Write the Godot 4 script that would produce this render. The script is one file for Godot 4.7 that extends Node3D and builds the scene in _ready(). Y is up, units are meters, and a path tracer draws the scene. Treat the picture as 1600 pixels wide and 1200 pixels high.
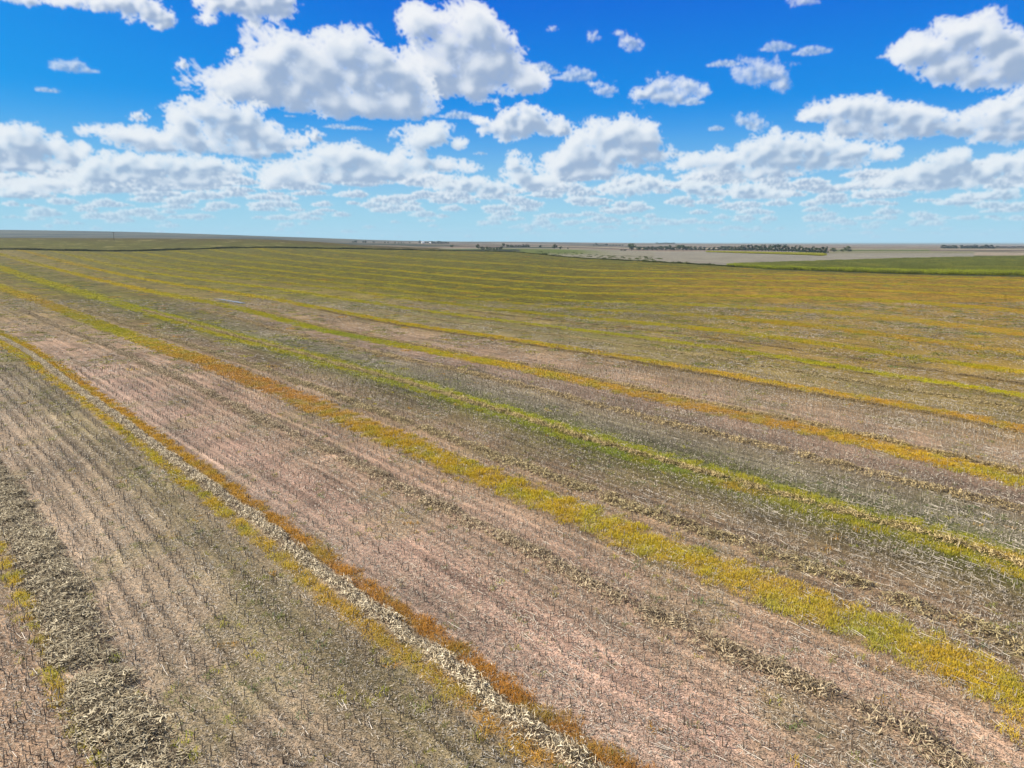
extends Node3D
# A harvested field seen from a drone twelve metres up: windrows of straw, strips of golden weeds, stubble rows, farmland beyond.
# World: y up, the camera looks along -z. "depth" below means metres along -z; tables hold the lie of the land by bearing and depth.

const EYE := 12.0
const ROW_TABLE := [[-142,-130,-117,-104,-90,-77,-64,-52,-40,-29,-19,-10,-1,7,16,24,33,43,54,67,81,97,116,138,163],[-130,-116,-101,-86,-70,-54,-40,-26,-13,-2,8,18,27,35,44,52,61,71,82,96,111,129,150,175,203],[-119,-103,-86,-67,-49,-31,-14,1,15,26,37,46,56,65,74,83,92,102,113,127,144,164,188,217,249],[-109,-91,-71,-50,-29,-7,12,29,42,53,64,75,86,96,106,116,126,137,149,164,182,206,234,267,305],[-101,-81,-60,-37,-13,12,34,51,65,78,89,101,115,129,142,154,167,180,194,209,230,257,291,330,375],[-94,-74,-51,-27,-3,22,45,65,83,99,114,130,147,166,184,201,218,235,253,270,294,327,367,414,467],[-89,-68,-45,-20,6,32,57,81,103,123,145,167,190,215,239,260,282,304,327,354,386,426,473,527,588],[-86,-63,-39,-12,16,45,74,103,130,157,186,218,248,277,307,337,369,404,438,475,514,560,613,674,745],[-83,-59,-33,-5,27,61,96,131,166,203,241,277,315,359,401,442,481,521,561,610,664,723,788,860,942],[-80,-55,-28,4,39,79,122,166,211,258,305,355,411,464,516,566,618,672,728,789,855,925,1003,1089,1186],[-76,-50,-20,15,54,100,153,213,271,332,407,475,535,594,654,715,781,855,935,1013,1088,1169,1261,1364,1482],[-71,-43,-10,29,77,135,203,276,353,449,542,617,688,760,829,903,981,1062,1149,1237,1333,1440,1560,1693,1840],[-65,-35,2,48,104,174,259,357,464,578,690,804,934,1028,1089,1150,1212,1276,1360,1473,1612,1762,1923,2095,2281],[-58,-26,15,67,134,221,328,465,614,752,913,1127,1334,1411,1448,1473,1515,1591,1709,1859,2024,2205,2401,2612,2841],[-48,-14,30,87,163,268,414,604,809,1016,1252,1519,1744,1835,1869,1921,2001,2114,2251,2412,2598,2806,3035,3285,3558],[-34,3,50,111,196,317,506,751,1028,1331,1642,1900,2117,2270,2388,2510,2647,2798,2962,3144,3351,3587,3851,4143,4463],[-13,28,81,150,247,391,608,906,1266,1646,1981,2254,2504,2742,2958,3161,3362,3567,3782,4012,4265,4545,4856,5200,5578],[19,67,128,209,319,477,717,1060,1512,1974,2355,2678,2991,3295,3586,3868,4144,4422,4706,5005,5324,5670,6048,6461,6914],[62,120,195,294,429,616,882,1252,1724,2232,2697,3113,3505,3884,4255,4621,4984,5349,5722,6109,6516,6951,7418,7924,8473],[119,191,283,404,565,781,1071,1449,1909,2423,2950,3464,3960,4442,4915,5385,5853,6326,6809,7306,7826,8374,8957,9582,10255]]
const HEIGHT_TABLE := [[0,0,0,0,0,0,0,0,0,0,0,0,0,0,0,0,0,0,0,0,0,0,0,0,0],[5,5,4,4,4,3,3,3,4,3,3,2,2,0,0,0,0,0,0,0,0,0,1,1,1],[9,9,8,8,7,6,5,6,7,6,5,4,3,0,0,0,0,0,0,0,1,1,1,2,2],[13,13,12,11,10,9,7,9,10,9,7,6,5,0,0,0,0,0,0,0,1,2,2,3,3],[18,17,16,15,14,11,10,11,13,11,10,8,7,1,0,0,0,-1,-1,0,2,3,4,6,7],[23,22,21,19,18,15,12,14,17,15,13,10,8,1,1,0,-1,-1,-1,0,3,4,6,7,8],[30,28,27,25,23,18,15,18,21,18,16,13,10,1,1,0,-1,-2,-2,0,3,4,6,7,8],[42,39,36,32,29,23,19,23,26,23,19,16,13,1,1,0,-1,-2,-2,0,3,4,5,6,7],[66,60,55,49,43,32,25,29,33,28,24,19,16,2,2,0,-2,-2,-1,1,3,4,5,5,6],[96,89,82,74,65,49,38,44,49,42,38,31,27,3,2,-1,-3,-2,0,1,2,3,4,5,5],[145,133,122,111,97,74,58,65,73,62,57,46,38,4,1,-2,-4,-2,1,1,2,3,3,4,4],[199,186,174,161,147,129,116,113,111,89,62,48,40,11,-1,-3,-4,-1,2,2,1,2,2,3,3],[235,222,208,195,186,181,177,171,161,126,63,41,40,20,-3,-4,-5,-1,3,2,1,1,1,2,2],[222,210,196,184,178,175,174,174,175,136,65,37,41,27,-5,-5,-5,-1,3,2,0,0,0,0,1],[146,139,130,123,120,119,119,128,138,104,77,47,46,34,-4,-4,-4,-1,3,1,-1,-1,-1,-1,-1],[127,121,114,108,106,106,105,108,110,80,93,61,53,40,1,-1,-1,0,1,0,-2,-3,-3,-4,-4],[210,201,191,183,177,174,171,165,154,105,106,75,61,46,9,7,5,2,0,-3,-5,-5,-6,-7,-7],[342,329,315,302,291,283,275,263,243,160,122,91,72,53,20,16,12,5,-2,-4,-6,-7,-8,-9,-10],[499,480,461,442,424,409,391,365,325,222,151,116,93,69,37,28,21,10,0,-4,-6,-7,-8,-8,-9],[736,710,683,656,627,597,559,501,424,311,211,161,137,106,71,53,38,22,9,2,-3,-4,-5,-5,-6],[970,936,902,866,826,781,722,628,513,396,273,207,185,147,107,79,56,36,21,8,0,-1,-1,-2,-2],[1097,1058,1020,980,934,880,810,695,560,443,308,233,212,170,128,94,65,44,28,12,2,1,1,0,0],[1069,1035,1003,968,926,869,793,676,542,430,294,217,196,155,113,81,55,35,19,3,-8,-10,-11,-12,-13],[1001,978,957,932,901,840,751,630,501,401,260,180,160,120,80,52,30,14,0,-17,-30,-33,-36,-38,-40]]
const EDGE_TABLE := [500,515,530,545,560,590,620,640,660,680,700,700,680,600,490,421,351,325,301,283,266,254,243,232,221]
const CLOUDS := [
	[[581,1427,46,37]],
	[[288,1485,37,20]],
	[[834,1387,73,53],[764,1450,46,24],[881,1361,64,37]],
	[[2015,1570,97,49]],
	[[1667,1156,120,81],[1817,1147,147,89],[1907,1060,84,61]],
	[[1686,843,95,55],[1775,797,69,38]],
	[[937,1050,110,38],[1095,1100,109,76],[1121,1015,190,72],[1276,1072,98,67],[1389,1046,44,38]],
	[[681,1078,84,55],[587,1119,47,21]],
	[[2454,324,56,38]],
	[[864,375,188,55],[1051,419,139,55]],
	[[1422,368,118,72],[1330,392,82,45],[1669,364,132,63],[1868,338,172,53]],
	[[-482,411,192,56],[-290,426,169,74],[-97,370,145,65]],
	[[-3183,1434,204,41],[-2839,1465,182,50],[-2621,1482,170,72],[-2475,1448,135,81],[-2384,1399,78,52]],
	[[-2077,1553,122,56],[-2124,1462,73,53],[-1872,1572,210,94],[-1749,1544,170,95],[-1620,1593,107,76],[-1819,1443,50,31]],
	[[2686,1192,118,83],[2829,1214,161,118],[2966,1253,173,123],[3105,1236,135,115],[3281,1143,130,107],[2916,1056,211,105],[3197,1009,231,95],[2609,1219,67,42],[3391,1023,159,114]],
	[[-1956,1257,42,28]],
	[[-2287,1160,40,35]],
	[[-1449,745,72,52]],
	[[-2588,813,62,32]],
	[[-739,1503,138,111],[-509,1550,231,99],[-278,1574,162,87],[-465,1409,256,113],[-233,1433,186,129],[-187,1289,234,132],[-469,1180,234,147],[-47,1205,212,147],[141,1141,118,85],[-283,1097,283,107],[-607,1262,116,83]],
	[[-2112,1087,187,88],[-1821,1086,215,142],[-1723,1293,150,138],[-1644,1178,263,201],[-1379,1254,223,153],[-1174,1357,158,120],[-1160,1161,319,226],[-885,1212,231,165],[-752,1047,187,128],[-1481,979,314,105],[-1123,950,369,86],[-848,936,233,78],[-1995,994,212,82]],
	[[-2841,717,104,47],[-2657,689,194,69],[-2333,830,121,102],[-2128,863,188,107],[-1964,830,192,133],[-2264,690,291,83],[-1800,732,219,94],[-2468,630,242,58],[-1629,695,124,65],[-1893,621,173,52]],
	[[0,881,166,114],[143,858,166,106],[-143,814,105,58],[333,813,142,71],[-261,880,76,31],[-48,747,76,40]],
	[[2128,863,115,62],[2290,873,159,93],[2488,860,192,96],[2646,809,187,91],[2380,745,235,66],[2835,776,145,79],[2731,704,221,48],[3154,771,119,84],[3284,816,132,101],[3233,670,200,73],[3392,733,129,119],[3020,724,106,58]],
	[[1590,587,220,75],[1804,667,150,94],[1976,661,168,94],[2225,658,142,75],[2469,617,156,66],[1983,553,292,82],[2316,541,200,59],[1322,559,226,62],[1773,472,258,66],[2629,568,84,37]],
	[[618,765,211,133],[852,805,149,118],[947,737,162,106],[715,651,281,117],[479,586,214,100],[997,624,185,76],[336,555,153,69],[671,515,236,64],[481,517,191,60]],
	[[-1411,592,182,106],[-1229,606,185,98],[-999,565,235,77],[-765,560,285,68],[-480,554,192,55],[-1639,498,224,84],[-1326,469,324,76],[-955,489,236,50],[-714,719,180,98],[-571,788,133,89],[-406,709,67,49],[-1732,429,178,58]],
	[[-3338,625,170,106],[-3174,578,159,108],[-3038,547,108,71],[-3288,467,244,62],[-2925,593,59,44],[-3506,575,164,130]],
	[[-2862,488,112,89],[-2712,495,135,98],[-2518,503,160,83],[-2278,500,208,72],[-2112,519,169,73],[-2794,418,231,62],[-2326,413,249,55],[-3160,375,215,48],[-3200,330,250,44]],
	[[2935,493,126,100],[3041,507,89,79],[2828,457,183,61],[2682,401,189,58],[2909,381,252,65],[3140,404,56,79],[3257,438,135,59],[3350,510,131,54],[3394,412,131,69]],
	[[24,556,96,110],[97,463,154,88],[241,426,130,60]],
]
const TREES := [[-468,2205,47,77,0,0],[-462,2215,68,77,0,0],[-448,2249,52,59,0,0],[-432,2207,51,58,0,0],[-450,2436,42,85,0,0],[-388,2290,41,50,0,0],[-384,2317,42,50,0,0],[-334,2142,50,47,0,0],[-331,2188,39,42,0,0],[-328,2219,38,43,0,0],[-325,2249,36,43,0,0],[-367,2680,36,82,0,0],[-327,2651,90,81,1,1],[-313,2691,48,94,1,1],[-306,2708,44,94,1,1],[-245,2295,72,72,1,2],[-242,2308,73,72,1,2],[-238,2320,71,73,1,2],[-234,2333,74,73,1,2],[-230,2346,75,74,1,2],[-226,2359,72,74,1,2],[-222,2370,67,74,1,2],[-218,2381,68,75,1,2],[-213,2394,69,75,1,2],[-209,2405,75,75,1,2],[-205,2417,72,76,1,2],[-105,1308,56,63,0,3],[-48,1064,66,56,0,3],[-16,1354,86,59,0,3],[-8,1275,57,56,0,3],[-39,954,39,42,2,4],[-36,951,39,41,2,4],[-32,948,40,41,2,4],[-29,945,39,41,2,4],[-26,943,33,41,2,4],[-23,941,34,41,2,4],[-19,940,34,41,2,4],[-16,940,34,41,2,4],[-13,940,39,41,2,4],[-2,1344,46,59,1,5],[2,1348,42,59,1,5],[7,1351,40,59,1,5],[12,1354,39,59,1,5],[16,1357,38,59,1,5],[21,1361,50,59,1,5],[26,1365,43,59,1,5],[30,1368,42,60,1,5],[50,1315,47,46,0,6],[64,1129,57,69,0,6],[70,1077,46,42,0,6],[82,1097,33,19,0,6],[282,2509,92,52,0,7],[319,2533,52,110,0,7],[257,2348,33,82,2,7],[271,2379,37,83,2,7],[285,2409,34,84,2,7],[299,2442,38,85,2,7],[313,2472,30,86,2,7],[328,2502,31,87,2,7],[342,2529,35,88,2,7],[357,2557,38,89,2,7],[372,2583,31,90,2,7],[386,2606,35,91,2,7],[172,1177,21,51,2,8],[181,1196,21,52,2,8],[196,1226,112,107,0,9],[216,1272,55,78,0,10],[227,1285,56,78,0,10],[235,1292,66,79,0,10],[244,1298,69,79,0,10],[252,1301,64,79,0,10],[260,1302,69,79,0,10],[268,1301,77,79,0,10],[275,1299,73,79,0,10],[281,1296,58,79,0,10],[288,1293,80,79,0,10],[295,1288,80,79,0,10],[301,1285,63,78,0,10],[312,1302,57,74,1,10],[319,1298,53,73,1,10],[327,1296,54,73,1,10],[334,1296,56,73,1,10],[342,1296,47,73,1,10],[350,1296,58,73,1,10],[358,1296,55,73,1,10],[370,1317,55,80,1,11],[372,1302,52,79,1,11],[373,1287,60,78,1,11],[374,1272,62,78,1,11],[376,1257,59,77,1,11],[377,1242,68,76,1,11],[378,1228,68,75,1,11],[379,1214,66,74,1,11],[380,1200,79,73,1,11],[381,1186,82,72,1,11],[382,1173,82,72,1,11],[383,1159,75,71,1,11],[383,1146,76,70,1,11],[384,1132,80,69,1,11],[385,1119,79,68,1,11],[385,1106,80,67,1,11],[385,1093,76,67,1,11],[386,1080,80,66,1,11],[386,1068,72,65,1,11],[386,1055,70,64,1,11],[386,1042,69,64,1,11],[386,1030,71,63,1,11],[386,1018,68,62,1,11],[386,1005,77,61,1,11],[375,963,60,59,1,12],[372,946,55,58,1,12],[370,930,57,57,1,12],[368,915,61,56,1,12],[366,900,58,55,1,12],[364,885,61,54,1,12],[362,871,61,53,1,12],[360,857,66,52,1,12],[442,1027,55,72,0,13],[458,1035,46,54,0,14],[458,1017,77,106,0,15],[1063,3043,52,117,1,16],[1077,3053,49,117,1,16],[1090,3060,53,117,1,16],[1104,3070,50,118,1,16],[1118,3079,42,118,1,16],[1132,3089,51,118,1,16],[957,1660,65,87,1,17],[964,1661,65,87,1,17],[971,1663,63,87,1,17],[977,1663,53,87,1,17],[983,1664,60,87,1,17],[990,1665,61,87,1,17],[1003,1668,64,87,1,17],[1010,1669,50,87,1,17],[1016,1669,59,87,1,17],[1023,1671,63,87,1,17],[1030,1673,65,87,1,17],[1037,1674,65,88,1,17],[1044,1676,63,88,1,17],[1051,1677,55,88,1,17],[1058,1678,64,88,1,17],[1065,1680,66,88,1,17],[1071,1681,58,88,1,17],[1078,1682,62,88,1,17],[1086,1685,50,88,1,17],[1301,2004,43,105,1,17],[1310,2005,35,105,1,17],[1319,2007,30,105,1,17],[1328,2009,37,105,1,17],[1337,2010,25,105,1,17],[1346,2012,36,105,1,17],[1354,2012,40,105,1,17],[1363,2013,37,105,1,17],[1372,2015,44,105,1,17],[1380,2015,37,105,1,17],[675,3491,74,109,0,18],[687,3502,54,110,0,18],[699,3510,56,110,0,18],[712,3521,66,110,0,18],[724,3532,81,111,0,18],[737,3543,75,111,0,18],[749,3554,75,111,0,18],[762,3566,77,112,0,18],[774,3574,76,112,0,18]]
# weed strips: place across the rows (metres), half width, blade height, cover, then [depth, r, g, b] along the strip
const STRIPS := [
	[1.9, 0.22, 0.26, 0.45, [60, 170, 135, 20], [24, 170, 140, 27], [18, 150, 130, 25]],
	[10.78, 0.3, 0.24, 0.75, [95, 165, 140, 15], [60, 172, 138, 12], [38, 160, 132, 18], [26, 165, 135, 32], [18, 165, 117, 34]],
	[12.02, 0.36, 0.28, 1.0, [95, 160, 130, 20], [60, 172, 124, 22], [38, 160, 116, 28], [26, 158, 104, 30], [18, 146, 92, 28]],
	[23.0, 1.1, 0.3, 0.95, [190, 150, 132, 20], [144, 165, 127, 37], [103, 150, 145, 20], [90, 172, 142, 27], [72, 165, 117, 42], [58, 165, 112, 42], [52, 165, 122, 40], [46, 160, 125, 20], [33, 168, 140, 22], [27, 168, 138, 25], [24, 175, 141, 34], [21, 155, 135, 32], [18, 190, 147, 26]],
	[31.6, 0.5, 0.28, 0.75, [316, 150, 132, 20], [137, 150, 148, 20], [100, 160, 148, 20], [69, 138, 140, 26], [45, 126, 132, 28], [38, 108, 122, 30], [35, 156, 129, 37], [33, 136, 132, 28], [27, 152, 138, 26]],
	[33.2, 0.65, 0.28, 0.85, [316, 150, 132, 20], [137, 150, 150, 20], [84, 150, 146, 22], [52, 142, 146, 24], [34, 142, 140, 28], [29, 148, 146, 24], [27, 175, 134, 40]],
	[46.0, 1.25, 0.3, 0.95, [400, 150, 135, 20], [196, 165, 135, 15], [137, 152, 140, 20], [106, 150, 150, 20], [95, 130, 140, 25], [84, 162, 145, 18], [72, 178, 142, 30], [58, 168, 127, 40], [50, 168, 122, 44], [44, 178, 137, 34], [41, 188, 144, 32], [36, 172, 140, 20]],
	[58.5, 1.15, 0.28, 0.95, [330, 160, 130, 20], [131, 162, 140, 15], [93, 168, 135, 20], [75, 168, 135, 34], [59, 178, 137, 32], [47, 172, 127, 37]],
	[71.0, 1.1, 0.28, 0.95, [220, 150, 135, 20], [103, 150, 145, 20], [87, 148, 140, 20], [72, 148, 142, 20], [61, 168, 150, 10], [55, 168, 150, 8]],
	[84.0, 1.4, 0.28, 0.85, [130, 140, 130, 25], [103, 158, 135, 22], [76, 148, 130, 28], [68, 168, 140, 14]],
	[98.0, 1.9, 0.28, 0.8, [150, 138, 126, 24], [102, 155, 122, 28], [81, 168, 130, 40]],
	[115.0, 2.4, 0.28, 0.8, [150, 142, 130, 22], [122, 162, 130, 40], [96, 168, 130, 40]],
	[138.0, 2.8, 0.28, 0.8, [250, 140, 130, 22], [162, 152, 132, 20], [134, 160, 125, 26]],
	[165.0, 3.6, 0.28, 0.75, [300, 142, 130, 22], [170, 162, 128, 26]],
	[198.0, 4.6, 0.28, 0.75, [300, 142, 130, 22], [190, 158, 128, 26]],
	[240.0, 6.0, 0.28, 0.7, [400, 138, 128, 22], [220, 155, 128, 28]],
	[290.0, 8.0, 0.28, 0.7, [400, 138, 128, 22], [300, 148, 128, 28]],
	[350.0, 10.0, 0.28, 0.7, [500, 138, 128, 22]],
	[425.0, 12.0, 0.28, 0.7, [500, 138, 128, 22]],
]
# straw windrows: place across the rows, half width, height, cover, straw colour
const WINDROWS := [
	[3.2, 0.61, 0.15, 1.0, 200, 188, 160],
	[11.4, 0.26, 0.2, 1.0, 240, 226, 196],
	[18.4, 0.42, 0.2, 0.8, 206, 188, 156],
	[25.6, 0.48, 0.18, 0.8, 205, 188, 142],
	[32.4, 0.26, 0.22, 0.9, 222, 200, 146],
	[40.0, 0.5, 0.18, 0.75, 218, 196, 146],
	[47.5, 0.4, 0.18, 0.8, 215, 192, 138],
	[57.1, 0.3, 0.16, 0.75, 178, 155, 112],
	[65.0, 0.45, 0.16, 0.7, 215, 196, 145],
	[69.6, 0.3, 0.16, 0.5, 190, 172, 120],
	[77.0, 0.4, 0.16, 0.5, 170, 150, 112],
]
# bare ground between them: place across the rows, colour as it looks in the sun
const SOIL := [[-30, 172, 148, 132], [1, 176, 150, 134], [5, 176, 156, 142], [7.6, 166, 148, 132], [9.4, 142, 130, 106], [12.6, 182, 156, 146], [15, 192, 160, 150], [17, 176, 150, 136], [20, 186, 156, 142], [22, 164, 138, 116], [24.5, 168, 142, 122], [27, 146, 124, 106], [29.5, 124, 112, 84], [31, 108, 108, 56], [33.8, 106, 110, 66], [36, 128, 122, 106], [38.5, 136, 124, 106], [41.5, 140, 120, 110], [44, 166, 140, 126], [48, 172, 146, 130], [52, 172, 146, 126], [56, 156, 134, 108], [61, 152, 138, 102], [68, 132, 124, 80], [75, 148, 130, 86], [82, 136, 124, 70], [95, 116, 108, 46], [130, 106, 100, 32], [700, 98, 96, 28]]

var row_fine := PackedFloat32Array()
var land_fine := PackedFloat32Array()
var patch_noise := FastNoiseLite.new()
var streak_noise := FastNoiseLite.new()
var clump_noise := FastNoiseLite.new()
var rng := RandomNumberGenerator.new()
var names := {}

const FS := 521
const FL := 420
const HS := 261
const HL := 400


# ---------------------------------------------------------------- helpers
func numbered(called: String) -> String:
	var n: int = names.get(called, 0)
	names[called] = n + 1
	return called if n == 0 else "%s_%03d" % [called, n]


func put(o: Node3D, called: String, label := "", category := "", group := "", kind := "", parent: Node3D = null) -> Node3D:
	o.name = numbered(called) if parent == null else called
	if label:
		o.set_meta("label", label)
	if category:
		o.set_meta("category", category)
	if group:
		o.set_meta("group", group)
	if kind:
		o.set_meta("kind", kind)
	(self if parent == null else parent).add_child(o, true)
	return o


func part(called: String, m: Mesh, mat: Material, parent: Node3D, at := Vector3.ZERO, kind := "") -> MeshInstance3D:
	var o := MeshInstance3D.new()
	o.mesh = m
	o.material_override = mat
	o.position = at
	put(o, called, "", "", "", kind, parent)
	return o


static func lin(r: float, g: float, b: float, k := 1.0) -> Color:
	var c := Color(r / 255.0, g / 255.0, b / 255.0).srgb_to_linear()
	return Color(c.r * k, c.g * k, c.b * k)


static func smooth(a: float, b: float, x: float) -> float:
	var t := clampf((x - a) / (b - a), 0.0, 1.0)
	return t * t * (3.0 - 2.0 * t)


static func cubic(t: float) -> PackedFloat32Array:
	return PackedFloat32Array([-0.5 * t + t * t - 0.5 * t * t * t, 1.0 - 2.5 * t * t + 1.5 * t * t * t, 0.5 * t + 2.0 * t * t - 1.5 * t * t * t, -0.5 * t * t + 0.5 * t * t * t])


static func bicubic(table: Array, u: float, v: float) -> float:
	var rows := table.size()
	var cols: int = table[0].size()
	var i := int(floor(clampf(u, 0.0, rows - 1.001)))
	var j := int(floor(clampf(v, 0.0, cols - 1.001)))
	var a := cubic(clampf(u, 0.0, rows - 1.001) - i)
	var b := cubic(clampf(v, 0.0, cols - 1.001) - j)
	var sum := 0.0
	for p in 4:
		var row: Array = table[clampi(i + p - 1, 0, rows - 1)]
		for q in 4:
			sum += a[p] * b[q] * row[clampi(j + q - 1, 0, cols - 1)]
	return sum


func build_tables() -> void:
	var logs := []
	for row in ROW_TABLE:
		logs.append(row.map(func(x): return log(x * 0.1 + 25.0)))
	row_fine.resize(FS * FL)
	var l0 := log(6.0)
	var l1 := log(900.0)
	for j in FL:
		var lz := lerpf(log(5.0), l1, j / float(FL - 1))
		for i in FS:
			var s := -1.3 + 2.6 * i / (FS - 1)
			row_fine[j * FS + i] = exp(bicubic(logs, (lz - l0) / (l1 - l0) * 19.0, (s + 1.2) / 2.4 * 24.0)) - 25.0
	land_fine.resize(HS * HL)
	for j in HL:
		var lz := lerpf(log(100.0), log(7000.0), j / float(HL - 1))
		for i in HS:
			var s := -1.3 + 2.6 * i / (HS - 1)
			land_fine[j * HS + i] = 0.1 * bicubic(HEIGHT_TABLE, (lz - log(100.0)) / log(70.0) * 23.0, (s + 1.03) / 2.06 * 24.0)


func across(x: float, depth: float) -> float:        # place across the rows, in metres
	var z := maxf(depth, 5.0)
	var u := clampf((x / z + 1.3) / 2.6 * (FS - 1), 0.0, FS - 1.001)
	var v := clampf(log(z / 5.0) / log(180.0) * (FL - 1), 0.0, FL - 1.001)
	var i := int(u)
	var j := int(v)
	u -= i
	v -= j
	var k := j * FS + i
	return lerpf(lerpf(row_fine[k], row_fine[k + 1], u), lerpf(row_fine[k + FS], row_fine[k + FS + 1], u), v)


func land(x: float, depth: float) -> float:          # height of the ground
	if depth <= 101.0:
		return 0.0
	var u := clampf((x / depth + 1.3) / 2.6 * (HS - 1), 0.0, HS - 1.001)
	var v := clampf(log(depth / 100.0) / log(70.0) * (HL - 1), 0.0, HL - 1.001)
	var i := int(u)
	var j := int(v)
	u -= i
	v -= j
	var k := j * HS + i
	return lerpf(lerpf(land_fine[k], land_fine[k + 1], u), lerpf(land_fine[k + HS], land_fine[k + HS + 1], u), v)


func on_land(x: float, depth: float) -> Vector3:
	return Vector3(x, land(x, depth), -depth)


func field_end(s: float) -> float:                   # depth at which the stubble field ends
	var v := clampf((s + 1.03) / 2.06 * 24.0, 0.0, 23.999)
	return lerpf(EDGE_TABLE[int(v)], EDGE_TABLE[int(v) + 1], v - int(v))


func along_rows(x: float, depth: float) -> Vector2:  # unit vector (x, depth) along the rows
	var e := maxf(0.05, depth * 0.01)
	var g := Vector2(across(x + e, depth) - across(x - e, depth), across(x, depth + e) - across(x, depth - e))
	return Vector2(-g.y, g.x).normalized()


static func along_keys(keys: Array, from: int, at: float) -> Color:   # keys: [place, r, g, b], places falling or rising
	var a: Array = keys[from]
	if keys.size() == from + 1:
		return Color(a[1], a[2], a[3])
	for n in range(from + 1, keys.size()):
		var b: Array = keys[n]
		if (at - a[0]) * (at - b[0]) <= 0.0:
			var t: float = (at - a[0]) / (b[0] - a[0])
			return Color(lerpf(a[1], b[1], t), lerpf(a[2], b[2], t), lerpf(a[3], b[3], t))
		a = b
	var first: Array = keys[from]
	if absf(at - first[0]) < absf(at - a[0]):
		return Color(first[1], first[2], first[3])
	return Color(a[1], a[2], a[3])


class Geo:
	var v := PackedVector3Array()
	var n := PackedVector3Array()
	var c := PackedColorArray()
	var uv := PackedVector2Array()
	var index := PackedInt32Array()

	func point(p: Vector3, nn: Vector3, col: Color) -> int:
		v.append(p)
		n.append(nn)
		c.append(col)
		return v.size() - 1

	func tri(a: int, b: int, d: int) -> void:
		index.append(a)
		index.append(b)
		index.append(d)

	# a bent ribbon: points, half widths, side vector; a pointed end where the width is 0
	func ribbon(line: Array, half: Array, side: Vector3, col: Color, lift := 0.55) -> void:
		var prev := []
		for i in line.size():
			var along: Vector3 = (line[mini(i + 1, line.size() - 1)] - line[maxi(i - 1, 0)])
			var nn := side.cross(along).normalized()
			if nn.y < 0.0:
				nn = -nn
			nn = nn.lerp(Vector3.UP, lift).normalized()
			var here := []
			if half[i] <= 0.0:
				here = [point(line[i], nn, col)]
			else:
				here = [point(line[i] - side * half[i], nn, col), point(line[i] + side * half[i], nn, col)]
			if prev.size() == 2 and here.size() == 2:
				tri(prev[0], prev[1], here[0])
				tri(prev[1], here[1], here[0])
			elif prev.size() == 2:
				tri(prev[0], prev[1], here[0])
			elif prev.size() == 1 and here.size() == 2:
				tri(prev[0], here[1], here[0])
			prev = here

	func tube(a: Vector3, b: Vector3, ra: float, rb: float, sides: int, col: Color, cap := true) -> void:
		var d := (b - a).normalized()
		var x := d.cross(Vector3(0.31, 0.17, 0.93)).normalized()
		var y := d.cross(x)
		var first := v.size()
		for i in sides:
			var t := TAU * i / sides
			var r := x * cos(t) + y * sin(t)
			point(a + r * ra, r, col)
			point(b + r * rb, r, col)
		for i in sides:
			var p := first + 2 * i
			var q := first + 2 * ((i + 1) % sides)
			tri(p, q, p + 1)
			tri(q, q + 1, p + 1)
		if cap:
			var top := point(b, d, col)
			for i in sides:
				tri(first + 2 * i + 1, first + 2 * ((i + 1) % sides) + 1, top)

	func box(lo: Vector3, hi: Vector3, col: Color) -> void:
		for axis in 3:
			for s in [0, 1]:
				var nn := Vector3.ZERO
				nn[axis] = 1.0 if s else -1.0
				var a := (axis + 1) % 3
				var b := (axis + 2) % 3
				var ids := []
				for k in [[0, 0], [1, 0], [1, 1], [0, 1]]:
					var p := Vector3.ZERO
					p[axis] = hi[axis] if s else lo[axis]
					p[a] = hi[a] if k[0] else lo[a]
					p[b] = hi[b] if k[1] else lo[b]
					ids.append(point(p, nn, col))
				if s:
					tri(ids[0], ids[2], ids[1])
					tri(ids[0], ids[3], ids[2])
				else:
					tri(ids[0], ids[1], ids[2])
					tri(ids[0], ids[2], ids[3])

	func facing() -> void:         # turn every face so that its front is the side its normals point to
		for i in range(0, index.size(), 3):
			var p := v[index[i]]
			var out := n[index[i]] + n[index[i + 1]] + n[index[i + 2]]
			if (v[index[i + 1]] - p).cross(v[index[i + 2]] - p).dot(out) > 0.0:
				var keep := index[i + 1]
				index[i + 1] = index[i + 2]
				index[i + 2] = keep

	func mesh(turn := true) -> ArrayMesh:
		if turn:
			facing()
		var a := []
		a.resize(Mesh.ARRAY_MAX)
		a[Mesh.ARRAY_VERTEX] = v
		a[Mesh.ARRAY_NORMAL] = n
		a[Mesh.ARRAY_COLOR] = c
		if uv.size() == v.size():
			a[Mesh.ARRAY_TEX_UV] = uv
		a[Mesh.ARRAY_INDEX] = index
		var m := ArrayMesh.new()
		m.add_surface_from_arrays(Mesh.PRIMITIVE_TRIANGLES, a)
		return m


class Scatter:
	var places: Array[Transform3D] = []
	var tints := PackedColorArray()

	func add(t: Transform3D, c: Color) -> void:
		places.append(t)
		tints.append(c)


func scattered(s: Scatter, m: Mesh, mat: Material) -> MultiMeshInstance3D:
	var mm := MultiMesh.new()
	mm.transform_format = MultiMesh.TRANSFORM_3D
	mm.use_colors = true
	mm.mesh = m
	mm.instance_count = s.places.size()
	for i in s.places.size():
		mm.set_instance_transform(i, s.places[i])
		mm.set_instance_color(i, s.tints[i])
	var o := MultiMeshInstance3D.new()
	o.multimesh = mm
	o.material_override = mat
	return o


func noise(freq: float, octaves: int, sd: int, kind := FastNoiseLite.TYPE_SIMPLEX_SMOOTH) -> FastNoiseLite:
	var n := FastNoiseLite.new()
	n.noise_type = kind
	n.frequency = freq
	n.fractal_octaves = octaves
	n.fractal_type = FastNoiseLite.FRACTAL_FBM if octaves > 1 else FastNoiseLite.FRACTAL_NONE
	n.seed = sd
	return n


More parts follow.
